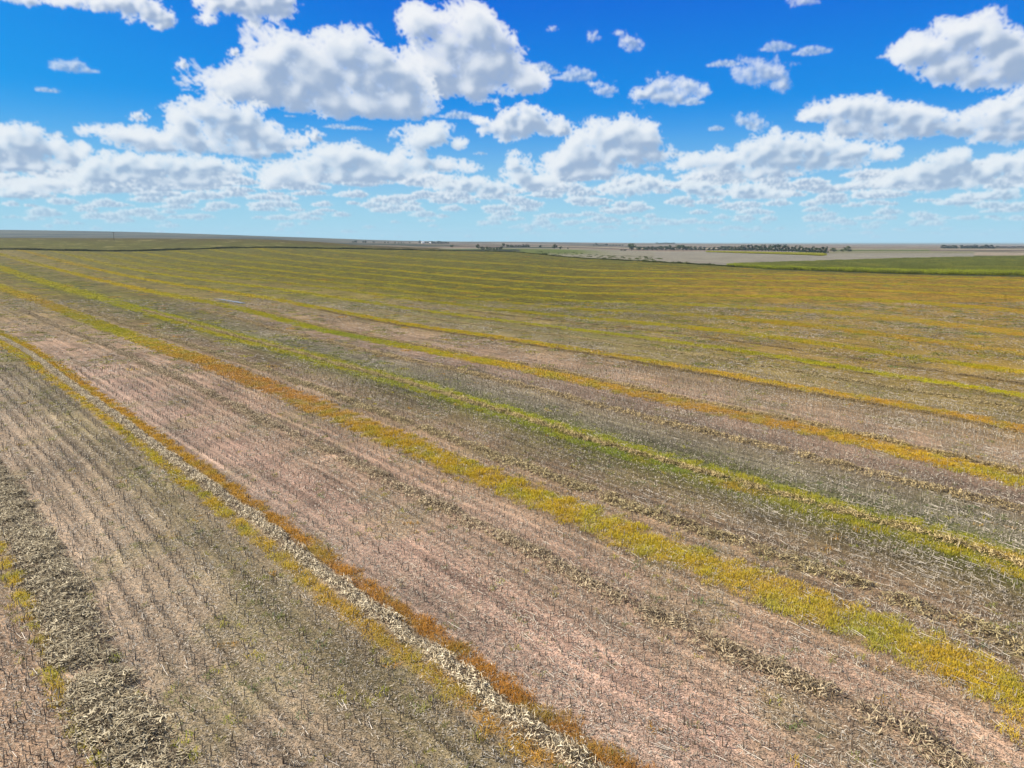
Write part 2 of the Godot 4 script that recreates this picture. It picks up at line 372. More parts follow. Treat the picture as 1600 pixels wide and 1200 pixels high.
func plain(r: float, g: float, b: float, rough := 0.9) -> StandardMaterial3D:
	var m := StandardMaterial3D.new()
	m.albedo_color = Color(r / 255.0, g / 255.0, b / 255.0)
	m.roughness = rough
	m.metallic_specular = 0.3
	return m


func tinted(rough := 0.85, spec := 0.25, through := 0.0) -> StandardMaterial3D:
	var m := StandardMaterial3D.new()
	m.vertex_color_use_as_albedo = true
	m.roughness = rough
	m.metallic_specular = spec
	m.cull_mode = BaseMaterial3D.CULL_DISABLED
	if through > 0.0:
		m.backlight_enabled = true
		m.backlight = Color(through, through, through)
	return m


# ---------------------------------------------------------------- sky
const SKY_W := 4096
const WIDE := 1400            # finely drawn columns about the view
const TALL := 356             # rows from 1 degree below the horizon up
const DEG := 360.0 / SKY_W

func air(azimuth: float, up: float) -> Color:        # clear air; the sun stands to the left
	var side := smooth(-75.0, 0.0, azimuth) if azimuth < 0.0 else 1.0
	var back := 1.0 - 0.5 * smooth(60.0, 180.0, absf(azimuth + 78.0))
	var high := lin(2, 96, 218).lerp(lin(14, 164, 243), (1.0 - side) * back)
	var mid := lin(0, 150, 235).lerp(lin(30, 172, 242), (1.0 - side) * back)
	var low := lin(163, 215, 235)
	var c := mid.lerp(high, smooth(5.0, 21.0, up))
	c = low.lerp(c, smooth(0.2, 10.5, up))
	return c.lerp(lin(2, 70, 180), smooth(28.0, 90.0, up))


class Canvas:
	var w: int
	var h: int
	var az0: float
	var el0: float
	var deg: float
	var px := PackedFloat32Array()


func cloud(cv: Canvas, puffs: Array, sd: int, n1: FastNoiseLite, n2: FastNoiseLite, haze: float, thick: float) -> void:
	var lo := Vector2(1e9, 1e9)
	var hi := Vector2(-1e9, -1e9)
	var size := 0.0
	for p in puffs:
		lo = lo.min(Vector2(p[0] - p[2] * 1.7, p[1] - p[3] * 1.35))
		hi = hi.max(Vector2(p[0] + p[2] * 1.7, p[1] + p[3] * 1.7))
		size = maxf(size, p[3])
	size = maxf(size, (hi.y - lo.y) * 0.3)
	var x0 := maxi(0, int((lo.x - cv.az0) / cv.deg))
	var x1 := mini(cv.w - 1, int((hi.x - cv.az0) / cv.deg) + 1)
	var y0 := maxi(0, int((lo.y - cv.el0) / cv.deg))
	var y1 := mini(cv.h - 1, int((hi.y - cv.el0) / cv.deg) + 1)
	var w := x1 - x0 + 1
	var h := y1 - y0 + 1
	if w < 2 or h < 2:
		return
	var f := PackedFloat32Array()     # 1 - how far inside the puffs
	f.resize(w * h)
	f.fill(1.0)
	for p in puffs:
		var rx: float = p[2] * 1.68
		var ry: float = p[3] * 1.68
		for y in range(maxi(y0, int((p[1] - ry - cv.el0) / cv.deg)), mini(y1, int((p[1] + ry - cv.el0) / cv.deg) + 1) + 1):
			var dy: float = (cv.el0 + y * cv.deg - p[1]) / ry
			if dy < 0.0:
				dy *= 1.3            # flatter below
			if dy * dy >= 1.0:
				continue
			for x in range(maxi(x0, int((p[0] - rx - cv.az0) / cv.deg)), mini(x1, int((p[0] + rx - cv.az0) / cv.deg) + 1) + 1):
				var dx: float = (cv.az0 + x * cv.deg - p[0]) / rx
				var q := dx * dx + dy * dy
				if q < 1.0:
					f[(y - y0) * w + x - x0] *= sqrt(q)
	var k := 0.8 / size
	var d := PackedFloat32Array()     # thickness, with all its ruffles
	d.resize(w * h)
	var e := PackedFloat32Array()     # the same, smoother, for the light
	e.resize(w * h)
	for y in h:
		var up := (cv.el0 + (y + y0) * cv.deg) * k * 1.25
		for x in w:
			var m := 1.0 - f[y * w + x]
			if m <= 0.01:
				continue
			var a := (cv.az0 + (x + x0) * cv.deg) * k + sd * 7.3
			var low := n2.get_noise_2d(a, up)
			var ruffle := 0.3 - 1.25 * absf(n1.get_noise_2d(a * 3.3 + low * 0.6, up * 3.3 - low * 0.6))
			var base := m * 1.75 - 0.7 + low * 0.66
			d[y * w + x] = maxf(0.0, base + ruffle * 0.78 - 0.03)
			e[y * w + x] = maxf(0.0, base + 0.05 + ruffle * 0.12 + 0.4 * n2.get_noise_2d(a * 0.62 + 40.0, up * 0.8))
	var reach := size / cv.deg * 0.17
	var lx := -0.6 * reach
	var ly := 0.8 * reach
	var far := air(cv.az0 + (x0 + w * 0.5) * cv.deg, 0.6)
	var white := lin(243, 245, 249).lerp(far, haze)
	var grey := lin(214, 223, 237).lerp(far, haze)
	var dark := lin(158, 178, 208).lerp(far, haze * 0.8)
	for y in h:
		for x in w:
			var m := d[y * w + x]
			if m <= 0.0:
				continue
			var seen := 1.0 - exp(-m * thick * 4.4)
			var acc := 0.0
			for t in 9:
				var sx := int(x + lx * (t * 0.8 + 0.3))
				var sy := int(y + ly * (t * 0.8 + 0.3))
				if sx < 0 or sy >= h or sx >= w:
					break
				acc += minf(e[sy * w + sx], 0.8)
			# light that comes through, and the pale glow of the air on the thin edge
			var bx := maxi(0, int(x + lx * 1.8))
			var by := mini(h - 1, int(y + ly * 1.8))
			var relief := clampf((e[y * w + x] - e[by * w + bx]) * 0.4, -0.2, 0.26)
			var lit := clampf(exp(-acc * 0.27) * 1.12 + relief + 0.3 * (1.0 - minf(1.0, m * 1.4)), 0.0, 1.0)
			var col := dark.lerp(grey, smooth(0.08, 0.4, lit)).lerp(white, smooth(0.28, 0.74, lit))
			var at := ((y + y0) * cv.w + x + x0) * 3
			cv.px[at] = lerpf(cv.px[at], col.r, seen)
			cv.px[at + 1] = lerpf(cv.px[at + 1], col.g, seen)
			cv.px[at + 2] = lerpf(cv.px[at + 2], col.b, seen)


func random_cloud(r: RandomNumberGenerator, az: float, el: float, wide: float, high: float) -> Array:
	var puffs := []
	var count := r.randi_range(3, 7)
	for i in count:
		var t := (i + 0.5) / count * 2.0 - 1.0 + r.randf_range(-0.2, 0.2)
		var tall := (1.0 - t * t * 0.75) * r.randf_range(0.55, 1.1)
		puffs.append([az + t * wide * 0.5, el + high * 0.28 * tall, wide * r.randf_range(0.22, 0.38), high * 0.52 * tall])
	puffs.append([az, el + high * 0.1, wide * 0.5, high * 0.22])
	return puffs


func filled(w: int, h: int, az0: float, el0: float, deg: float) -> Canvas:
	var cv := Canvas.new()
	cv.w = w
	cv.h = h
	cv.az0 = az0
	cv.el0 = el0
	cv.deg = deg
	cv.px.resize(w * h * 3)
	for y in h:
		for x in w:
			var c := air(az0 + x * deg, el0 + y * deg)
			var at := (y * w + x) * 3
			cv.px[at] = c.r
			cv.px[at + 1] = c.g
			cv.px[at + 2] = c.b
	return cv


func picture(cv: Canvas) -> Image:
	var raw := PackedByteArray()
	raw.resize(cv.w * cv.h * 3)
	for y in cv.h:
		for x in cv.w:
			var at := (y * cv.w + x) * 3
			var c := Color(cv.px[at], cv.px[at + 1], cv.px[at + 2]).linear_to_srgb()
			var to := ((cv.h - 1 - y) * cv.w + x) * 3
			raw[to] = clampi(int(c.r * 255.0 + 0.5), 0, 255)
			raw[to + 1] = clampi(int(c.g * 255.0 + 0.5), 0, 255)
			raw[to + 2] = clampi(int(c.b * 255.0 + 0.5), 0, 255)
	return Image.create_from_data(cv.w, cv.h, false, Image.FORMAT_RGB8, raw)


func sky_picture() -> Image:
	var r := RandomNumberGenerator.new()
	r.seed = 91
	var n1 := noise(1.0, 5, 5)
	var n2 := noise(1.0, 2, 17)
	# the whole dome, coarsely: the same air and clouds all round
	var dome := filled(1024, 256, -180.0, 0.0, 360.0 / 1024.0)
	for i in 330:
		var el := 2.0 + 70.0 * pow(i / 330.0, 1.7)
		var az := r.randf_range(-180.0, 180.0)
		var w := r.randf_range(7.0, 16.0) * clampf(el / 14.0, 0.18, 2.2)
		if absf(az) - w * 0.6 > 60.0 or el > 32.0:
			cloud(dome, random_cloud(r, az, el, w, w * r.randf_range(0.28, 0.5)), i, n1, n2, 0.5 * exp(-el / 4.0), 1.0)
	var whole := Image.create_empty(1024, 512, false, Image.FORMAT_RGB8)
	whole.fill(Color8(118, 110, 70))
	whole.blit_rect(picture(dome), Rect2i(0, 0, 1024, 256), Vector2i.ZERO)
	whole.resize(SKY_W, SKY_W / 2, Image.INTERPOLATE_BILINEAR)
	# the part about the view, finely
	var view := filled(WIDE, TALL, -WIDE * DEG * 0.5, -1.0, DEG)
	var many := 1150
	for i in many:
		var t := i / float(many)
		var el := 0.3 + 3.2 * t if t < 0.45 else lerpf(1.3, 4.7, pow((t - 0.45) / 0.55, 1.1))
		var az := r.randf_range(-62.0, 62.0)
		var w := r.randf_range(0.4, 1.25) * (0.24 + el * 0.55)
		var seldom := (0.4 if el < 1.6 else 0.65) if el < 2.2 and az < 0.0 else (0.75 if az < -2.0 and el > 4.2 else 1.0)
		if r.randf() > seldom * 0.8:
			continue
		cloud(view, random_cloud(r, az, el, w, w * r.randf_range(0.25, 0.48)), i, n1, n2, clampf(0.9 * exp(-el / 2.3), 0.0, 0.75), 0.6 if el < 2.0 else 0.85)
	for i in 40:                                     # beyond the frame's sides, as within it
		var az := r.randf_range(40.0, 62.0) * (1.0 if i % 2 else -1.0)
		var el := 4.5 + 22.0 * i / 40.0
		var w := r.randf_range(4.0, 9.0) * (0.4 + el / 20.0)
		cloud(view, random_cloud(r, az + signf(az) * w * 0.35, el, w, w * r.randf_range(0.28, 0.45)), i + 50, n1, n2, 0.1, 1.0)
	for i in 90:                                     # torn fragments between the larger clouds
		var az := r.randf_range(-60.0, 60.0)
		var el := r.randf_range(4.0, 13.0)
		var w := r.randf_range(0.5, 1.6) * (0.5 + el / 12.0)
		cloud(view, random_cloud(r, az, el, w, w * r.randf_range(0.2, 0.5)), i + 7, n1, n2, 0.12, 0.22)
	for i in CLOUDS.size():
		var puffs := []
		for p in CLOUDS[i]:
			puffs.append([p[0] * 0.01, p[1] * 0.01, p[2] * 0.01, p[3] * 0.01])
		var el: float = puffs[0][1]
		cloud(view, puffs, i + 3, n1, n2, 0.45 * exp(-el / 5.0), 0.28 if CLOUDS[i].size() < 4 and i < 8 else (0.42 if i < 8 else 1.0))
	var fine := picture(view)
	var top := SKY_W / 4 - (TALL - 11)
	whole.blit_rect(fine, Rect2i(0, 0, WIDE, TALL - 11), Vector2i(SKY_W / 2 - WIDE / 2, top))
	# straight ahead is the picture's edge
	var out := Image.create_empty(SKY_W, SKY_W / 2, false, Image.FORMAT_RGB8)
	out.blit_rect(whole, Rect2i(SKY_W / 2, 0, SKY_W / 2, SKY_W / 2), Vector2i.ZERO)
	out.blit_rect(whole, Rect2i(0, 0, SKY_W / 2, SKY_W / 2), Vector2i(SKY_W / 2, 0))
	return out


# ---------------------------------------------------------------- ground
const SUNLIT := 0.84           # from the colour a surface shows in this sun to its base colour

func soil_colour(x: float, depth: float, u: float, with_weeds: bool) -> Color:
	var c := Color(0, 0, 0)
	for n in range(1, SOIL.size()):
		if u <= SOIL[n][0] or n == SOIL.size() - 1:
			var a: Array = SOIL[n - 1]
			var b: Array = SOIL[n]
			var t := clampf((u - a[0]) / (b[0] - a[0]), 0.0, 1.0)
			c = Color(lerpf(a[1], b[1], t), lerpf(a[2], b[2], t), lerpf(a[3], b[3], t))
			break
	var s := x / depth
	# the land itself differs: tan and stony to the right, greener to the left and far off
	c = c.lerp(Color(166, 138, 78), 0.8 * smooth(0.05, 0.45, s) * smooth(50.0, 75.0, u) * (1.0 - smooth(150.0, 190.0, u)))
	c = c.lerp(Color(156, 124, 48), 0.85 * smooth(0.0, 0.4, s) * smooth(105.0, 150.0, u) * (1.0 - smooth(230.0, 300.0, u)))
	c = c.lerp(Color(104, 100, 36), 0.6 * smooth(-0.1, -0.5, s) * smooth(60.0, 170.0, depth))
	var p := patch_noise.get_noise_2d(x * 0.09, depth * 0.06)
	var f := patch_noise.get_noise_2d(x * 0.42 + 90.0, depth * 0.3)
	var st := streak_noise.get_noise_2d(u * 1.6, (x * 0.6 - depth * 0.6) * 0.045)
	var k := 1.0 + 0.17 * p + 0.12 * f + 0.26 * st + 0.16 * streak_noise.get_noise_2d(u * 5.0 + 60.0, (x * 0.6 - depth * 0.6) * 0.12)
	if depth < 90.0:
		k += 0.03 * cos(u / 0.76 * TAU) * (1.0 - smooth(55.0, 90.0, depth))
	var weedy := smooth(0.05, 0.5, patch_noise.get_noise_2d(x * 0.13 + 300.0, depth * 0.09 + 40.0) + 0.35 * f)
	c = c.lerp(Color(112, 110, 80), 0.32 * weedy)
	var out := lin(c.r * k, c.g * k, c.b * k * 0.95, SUNLIT)
	if not with_weeds:
		return out
	for strip in STRIPS:
		var half: float = strip[1]
		var off: float = absf(u - strip[0]) - half * 0.25 * patch_noise.get_noise_2d(x * 1.3, depth * 1.1) * 2.0
		if off < half * 1.4:
			var g := along_keys(strip, 4, depth)
			var cover := (1.0 - smooth(half * 0.35, half * 1.4, off)) * minf(1.0, strip[3] * 1.1)
			cover *= 0.6 if depth < 70.0 else 0.85
			var kk := 0.88 + 0.2 * f
			out = out.lerp(lin(g.r * kk, g.g * kk, g.b * kk, SUNLIT), cover)
	return out


func far_colour(x: float, depth: float) -> Color:    # the farmland beyond the stubble field
	var s := x / depth
	var e := field_end(s)
	var p := patch_noise.get_noise_2d(x * 0.013, depth * 0.006)
	var f := patch_noise.get_noise_2d(x * 0.05 + 50.0, depth * 0.02)
	var c := Color(122, 118, 92)
	if s > 0.2 and depth < crop_end(s):
		c = Color(92, 98, 40)
	elif s < -0.1 + 0.05 * p and depth < 1250.0 and s < -0.08:
		c = Color(94, 92, 22).lerp(Color(88, 74, 22), smooth(740.0, 960.0, depth + 90.0 * f))
		c = c.lerp(Color(140, 134, 84), smooth(0.25, 0.6, f + 0.3 * p))
		c = c.lerp(Color(128, 132, 56), 0.8 * smooth(0.2, 0.5, -f) * smooth(900.0, 700.0, depth))
		c = c.lerp(Color(172, 160, 112), 0.8 * smooth(955.0, 990.0, depth) * smooth(-0.25, -0.55, s))
	elif s < 0.01 and depth < 1000.0:
		c = Color(46, 56, 34).lerp(Color(98, 98, 52), smooth(0.1, 0.5, f))
	elif s < 0.05 and depth < 1000.0:
		c = Color(112, 120, 52).lerp(Color(74, 90, 40), smooth(0.0, 0.4, f))
	elif s < 0.19 and depth < 1230.0:
		c = Color(150, 145, 126)
		var grassy := smooth(0.16, 0.02, s) * smooth(640.0, 880.0, depth) * smooth(1150.0, 1000.0, depth)
		c = c.lerp(Color(104, 116, 50), clampf(grassy * 1.6 + 0.5 * f, 0.0, 1.0) * smooth(0.17, 0.1, s))
		c = c.lerp(Color(70, 78, 34), smooth(0.0, 0.3, f) * smooth(35.0, 5.0, absf(depth - 720.0 - 300.0 * (0.13 - s))) * smooth(0.08, 0.12, s))
		c = c.lerp(Color(74, 88, 36), 0.85 * smooth(e + 45.0, e + 8.0, depth + 25.0 * f))
	elif depth < 1150.0 and s < 0.62:
		c = Color(150, 145, 130)
		if yellow_field(s, depth):
			c = Color(128, 130, 28)
		elif s > 0.425 and depth > 880.0:
			c = Color(136, 132, 100)
		c = c.lerp(Color(74, 88, 36), 0.85 * smooth(e + 40.0, e + 8.0, depth + 25.0 * f) * smooth(0.3, 0.2, s))
	elif depth < 1150.0:
		var band := sin(depth * 0.017 + s * 4.0 + 0.8 * p)
		c = Color(168, 154, 134).lerp(Color(98, 98, 70), smooth(0.5, 0.9, band))
	else:
		# strips of stubble, fallow, grass and winter wheat, long and thin
		var t := fposmod(depth * 0.0042 + s * 1.6 + 0.22 * p, 5.0)
		var shades := [Color(152, 136, 116), Color(106, 92, 76), Color(176, 160, 138), Color(88, 94, 56), Color(138, 116, 104), Color(152, 136, 116)]
		var i := int(t)
		c = shades[i].lerp(shades[i + 1], smooth(0.8, 1.0, t - i))
		if s > 0.43 and s < 0.56 and depth < 1430.0:
			c = Color(98, 106, 48)
		# green-grey pasture on the far left hills, darkened in colour for cloud shadow
		c = c.lerp(Color(80, 84, 62), smooth(-0.08, -0.3, s) * 0.8)
		c = c.lerp(Color(54, 62, 46), 0.8 * smooth(0.0, 0.3, patch_noise.get_noise_2d(x * 0.003 + 7.0, depth * 0.0017)) * smooth(0.35, 0.0, s))  # dark patches: cloud shadow painted into the hill colour
	var k := 1.0 + 0.1 * f + 0.06 * p
	return lin(c.r * k, c.g * k, c.b * k, SUNLIT)


func crop_end(s: float) -> float:                    # far side of the sunflower field
	return lerpf(395.0, 660.0, clampf((s - 0.26) / 0.43, 0.0, 1.3)) * smooth(0.2, 0.3, s)


func yellow_field(s: float, depth: float) -> bool:
	var near := lerpf(1040.0, 730.0, clampf((s - 0.265) / 0.15, 0.0, 1.0))
	var far := lerpf(1160.0, 900.0, clampf((s - 0.265) / 0.15, 0.0, 1.0))
	return s > 0.262 and s < 0.418 and depth > near and depth < far


func ground_colour(x: float, depth: float) -> Color:
	var s := x / maxf(depth, 0.1)
	if depth < 100.0:
		return soil_colour(x, depth, across(x, depth), true)
	var e := field_end(s)
	if depth < e - 4.0:
		return soil_colour(x, depth, across(x, depth), true)
	if depth < e + 5.0:
		return lin(70, 76, 40, SUNLIT)
	return far_colour(x, depth)


func build_ground(mat: Material) -> void:
	var ss := PackedFloat32Array()
	for i in 30:
		ss.append(-2.4 + 1.62 * i / 30.0)
	for i in 521:
		ss.append(-0.78 + 1.56 * i / 520.0)
	for i in range(1, 31):
		ss.append(0.78 + 1.62 * i / 30.0)
	var zs := PackedFloat32Array([4.0, 7.0, 10.0, 12.0])
	for i in 330:
		zs.append(13.0 * pow(110.0 / 13.0, i / 330.0))
	for i in 200:
		zs.append(110.0 * pow(760.0 / 110.0, i / 200.0))
	for i in 170:
		zs.append(760.0 * pow(7000.0 / 760.0, i / 169.0))
	var g := Geo.new()
	var w := ss.size()
	for z in zs:
		for s in ss:
			var x := s * z
			var y := land(x, z)
			var col := ground_colour(x, z)
			if z < 120.0:
				var u := across(x, z)
				for wr in WINDROWS:
					var q: float = absf(u - wr[0]) / (wr[1] * 1.5)
					if q < 1.0:
						y += wr[2] * 0.35 * (1.0 - q * q) * (0.7 + 0.5 * clump_noise.get_noise_2d(x * 1.5, z * 1.5))
			g.v.append(Vector3(x, y, -z))
			g.c.append(col)
			g.uv.append(Vector2(x, z) / 5.0)
	for j in zs.size() - 1:
		for i in w - 1:
			var k := j * w + i
			g.index.append_array([k, k + w, k + 1, k + 1, k + w, k + w + 1])
	# normals from the slopes between neighbours
	g.n.resize(g.v.size())
	for j in zs.size():
		for i in w:
			var k := j * w + i
			var dx := g.v[j * w + mini(i + 1, w - 1)] - g.v[j * w + maxi(i - 1, 0)]
			var dz := g.v[mini(j + 1, zs.size() - 1) * w + i] - g.v[maxi(j - 1, 0) * w + i]
			g.n[k] = dx.cross(dz).normalized()
	var o := MeshInstance3D.new()
	o.mesh = g.mesh(false)
	o.material_override = mat
	put(o, "ground", "harvested field of pink brown soil with farmland and low hills beyond", "", "", "structure")
	# the field behind and below the camera
	var b := Geo.new()
	var col := lin(168, 142, 126, SUNLIT)
	for z in [4.05, -20.0, -60.0, -200.0]:
		for i in 9:
			b.v.append(Vector3((i - 4) * 60.0, -0.004, -z))
			b.n.append(Vector3.UP)
			b.c.append(col)
			b.uv.append(Vector2((i - 4) * 60.0, z) / 5.0)
	for j in 3:
		for i in 8:
			var k := j * 9 + i
			b.index.append_array([k + 9, k, k + 10, k + 10, k, k + 1])
	o = MeshInstance3D.new()
	o.mesh = b.mesh()
	o.material_override = mat
	put(o, "field_ground", "bare soil of the same field under the camera", "", "", "structure")


func soil_material() -> StandardMaterial3D:
	var size := 1024
	var fine := noise(0.09, 3, 21).get_seamless_image(size, size)
	var mid := noise(0.02, 4, 22).get_seamless_image(size, size)
	var crumbs := noise(0.055, 2, 23, FastNoiseLite.TYPE_CELLULAR).get_seamless_image(size, size)
	var a := fine.get_data()
	var b := mid.get_data()
	var c := crumbs.get_data()
	var raw := PackedByteArray()
	raw.resize(size * size * 3)
	var high := PackedByteArray()
	high.resize(size * size)
	for i in size * size:
		var v := 0.72 + 0.34 * (a[i] / 255.0 - 0.5) + 0.3 * (b[i] / 255.0 - 0.5) + 0.3 * (c[i] / 255.0 - 0.5)
		var warm := 0.05 * (b[i] / 255.0 - 0.5)
		# chaff and straw dust: pale flecks
		if a[i] > 176:
			v += 0.22
		elif a[i] < 84:
			v -= 0.2
		raw[i * 3] = clampi(int(255.0 * (v + warm) * 1.12), 0, 255)
		raw[i * 3 + 1] = clampi(int(255.0 * v * 1.12), 0, 255)
		raw[i * 3 + 2] = clampi(int(255.0 * (v - warm) * 1.12), 0, 255)
		high[i] = clampi(int(a[i] * 0.35 + b[i] * 0.4 + c[i] * 0.25), 0, 255)
	var m := StandardMaterial3D.new()
	m.vertex_color_use_as_albedo = true
	m.albedo_texture = ImageTexture.create_from_image(Image.create_from_data(size, size, false, Image.FORMAT_RGB8, raw))
	m.albedo_color = Color(1.0, 1.0, 1.0)
	m.heightmap_enabled = true
	m.heightmap_texture = ImageTexture.create_from_image(Image.create_from_data(size, size, false, Image.FORMAT_L8, high))
	m.heightmap_scale = 2.2
	m.roughness = 0.95
	m.metallic_specular = 0.2
	return m


# ---------------------------------------------------------------- straw, stubble and weeds
func straw_shape(count: int, half: Vector2, high: float, sd: int, long := Vector2(0.1, 0.34), wide := Vector2(0.008, 0.022), flat := 0.35) -> ArrayMesh:
	var r := RandomNumberGenerator.new()
	r.seed = sd
	var g := Geo.new()
	for i in count:
		var px := r.randf_range(-1.0, 1.0)
		var pz := r.randf_range(-1.0, 1.0)
		var top := high * maxf(0.0, 1.0 - px * px * 0.8)
		var p := Vector3(px * half.x, 0.012 + (0.045 * r.randf() * r.randf() if high == 0.0 else 0.0) + top * pow(r.randf(), 0.7), pz * half.y)
		var l := r.randf_range(long.x, long.y)
		var a := r.randf_range(0.0, TAU)
		var tilt := r.randf_range(-flat, flat)
		var d := Vector3(cos(a) * cos(tilt), sin(tilt), sin(a) * cos(tilt))
		var side := d.cross(Vector3(r.randf_range(-0.5, 0.5), 1.0, r.randf_range(-0.5, 0.5))).normalized()
		var bend := Vector3(0, r.randf_range(-0.12, 0.2) * l, 0) + side * r.randf_range(-0.2, 0.2) * l
		var hw := r.randf_range(wide.x, wide.y)
		if high > 0.0 and i % 6 == 0:         # a whole stalk among the chaff
			l *= 2.1
			hw *= 0.45
		var pale := r.randf()
		var col := Color(0.8, 0.78, 0.74) if pale < 0.4 else (Color(1.15, 1.14, 1.12) if pale < 0.66 else (Color(0.42, 0.38, 0.33) if pale < 0.78 else Color(0.1, 0.08, 0.065)))  # darkest pieces: dark residue that also stands in for shadow
		if high > 0.0:                        # more near-black pieces in heaps: dark residue, and shadow put into the colour
			col = Color(0.72, 0.69, 0.64) if pale < 0.26 else (Color(1.2, 1.19, 1.16) if pale < 0.58 else (Color(0.36, 0.32, 0.28) if pale < 0.74 else Color(0.08, 0.065, 0.055)))
		col = col * r.randf_range(0.85, 1.05)
		var a0 := p - d * l * 0.5
		var a2 := p + d * l * 0.5
		a0.y = maxf(a0.y, 0.006)
		a2.y = maxf(a2.y, 0.006)
		g.ribbon([a0, p + bend, a2], [hw * 0.5, hw, hw * 0.3], side, col, 0.25)
	return g.mesh()


func grass_shape(count: int, radius: float, high: float, half_width: float, sd: int, spread := 0.5, droop := 0.35) -> ArrayMesh:
	var r := RandomNumberGenerator.new()
	r.seed = sd
	var g := Geo.new()
	for i in count:
		var a := r.randf_range(0.0, TAU)
		var q := radius * sqrt(r.randf())
		var p := Vector3(cos(a) * q, -0.01, sin(a) * q)
		var h := high * r.randf_range(0.45, 1.15) * (1.0 - 0.35 * q / radius)
		var b := r.randf_range(0.0, TAU)
		var lean := Vector3(cos(b), 0, sin(b)) * h * r.randf_range(0.05, spread)
		var side := Vector3(cos(b + PI * 0.5 + r.randf_range(-0.9, 0.9)), 0, sin(b + PI * 0.5))
		side = side.normalized()
		var mid := p + Vector3.UP * h * 0.6 + lean * 0.4
		var tip := p + Vector3.UP * h * (1.0 - droop * r.randf()) + lean
		var t := r.randf()
		var col := Color(1, 1, 1) * r.randf_range(0.72, 1.1)
		if t < 0.2:
			col = Color(0.7, 0.86, 0.9) * r.randf_range(0.6, 0.9)
		elif t > 0.8:
			col = Color(1.2, 1.25, 2.6) * r.randf_range(0.75, 1.15)
		g.ribbon([p, mid, tip], [half_width, half_width * 0.8, 0.0], side, col, 0.6)
	return g.mesh()


func stalk_shape(sd: int) -> ArrayMesh:
	var r := RandomNumberGenerator.new()
	r.seed = sd
	var g := Geo.new()
	var lean := Vector3(r.randf_range(-0.05, 0.05), 0, r.randf_range(-0.05, 0.05))
	var col := Color(0.82, 0.8, 0.76)
	g.tube(Vector3(0, -0.02, 0), Vector3(0, 0.15, 0) + lean * 0.5, 0.0145, 0.012, 6, col, false)
	g.tube(Vector3(0, 0.15, 0) + lean * 0.5, Vector3(0, 0.3, 0) + lean, 0.012, 0.009, 6, col * 0.9)
	# a shred of leaf sheath
	var a := r.randf_range(0, TAU)
	var d := Vector3(cos(a), 0, sin(a))
	g.ribbon([Vector3(0, 0.1, 0), d * 0.05 + Vector3(0, 0.13, 0), d * 0.11 + Vector3(0, 0.05, 0)], [0.008, 0.01, 0.0], d.cross(Vector3.UP), col * 1.1, 0.3)
	return g.mesh()


func clump_at(mesh_count: int) -> int:
	return rng.randi_range(0, mesh_count - 1)


func turned(x: float, depth: float, yaw: float, scale: Vector3) -> Transform3D:
	return Transform3D(Basis(Vector3.UP, yaw).scaled_local(scale), on_land(x, depth))


func strip_places(u0: float, from: float, to: float, step: float, limit := 0.8) -> Array:
	# points [x, depth, direction] along the line where across() is u0, from one side of the view to the other
	var out := []
	var s := limit
	while s > -limit:
		# depth on this bearing by bisection: across() grows with depth
		var a := 5.5
		var b := 850.0
		for i in 26:
			var m := sqrt(a * b)
			if across(s * m, m) < u0:
				a = m
			else:
				b = m
		var z := a
		if z > to or z > field_end(s) - 5.0:
			break
		var d := along_rows(s * z, z)
		if z >= from:
			out.append([s * z, z, d])
		# next bearing, one step further along
		var turn := absf(d.x * z - d.y * s * z) / (z * z)
		s -= maxf(1e-5, step / z * maxf(0.02, absf(d.x - s * d.y)))
	return out


func build_windrow(n: int, mats: Dictionary) -> void:
	var wr: Array = WINDROWS[n]
	var labels := ["broad dark heap of chopped straw lying across the bottom left corner", "pale straw windrow with golden weeds on both sides, running down to the bottom centre",
		"dark grey straw windrow between the pale bare ground and the first broad golden strip", "thin pale straw windrow just beyond the first broad golden weed strip",
		"cream straw windrow splitting the lime green weed strip", "cream straw windrow beyond the lime green weed strip, before the orange one",
		"straw windrow along the far edge of the orange weed strip in mid field", "thin dark straw windrow on the near edge of the third golden strip",
		"pale straw windrow beyond the third golden strip", "faint straw line on the near edge of the bright yellow strip at right", "faint far straw line beyond the bright yellow strip at right"]
	var root := Node3D.new()
	put(root, "straw_windrow", labels[n], "straw windrow", "straw windrows lying along the rows", "stuff")
	var sets := [Scatter.new(), Scatter.new()]
	var tint := lin(wr[4], wr[5], wr[6], 0.76)
	var half: float = wr[1]
	for p in strip_places(wr[0], 8.0, 130.0, 0.2, 1.0):
		if rng.randf() > wr[3] * 0.95:
			continue
		var gap := clump_noise.get_noise_2d(p[0] * 0.9, p[1] * 0.9)
		var dir: Vector2 = p[2]
		var sideways := Vector2(dir.y, -dir.x)
		var copies := 1 if half < 0.6 else 3
		for c in copies:
			var off: float = rng.randf_range(-1.0, 1.0) * half * (0.35 if copies == 1 else 0.75) + half * 0.35 * gap
			var x: float = p[0] + sideways.x * off + rng.randf_range(-0.1, 0.1)
			var z: float = p[1] + sideways.y * off + rng.randf_range(-0.1, 0.1)
			if gap < -0.42:
				continue
			var k: float = half / 0.42 if copies == 1 else 1.25
			k *= rng.randf_range(0.75, 1.15)
			var yaw := atan2(-dir.x, -dir.y) + (PI if rng.randf() < 0.5 else 0.0) + rng.randf_range(-0.4, 0.4)
			var t := Transform3D(Basis(Vector3.UP, -yaw).scaled_local(Vector3(k, wr[2] / 0.22 * rng.randf_range(0.55, 1.3) * (1.0 + 0.6 * gap), 1.15)), on_land(x, z) + Vector3(0, 0.02, 0))
			sets[rng.randi_range(0, 1)].add(t, tint * rng.randf_range(0.7, 1.15))
	for i in 2:
		var o := scattered(sets[i], mats["heap"][i], mats["straw"])
		put(o, "straw", "", "", "", "stuff", root)


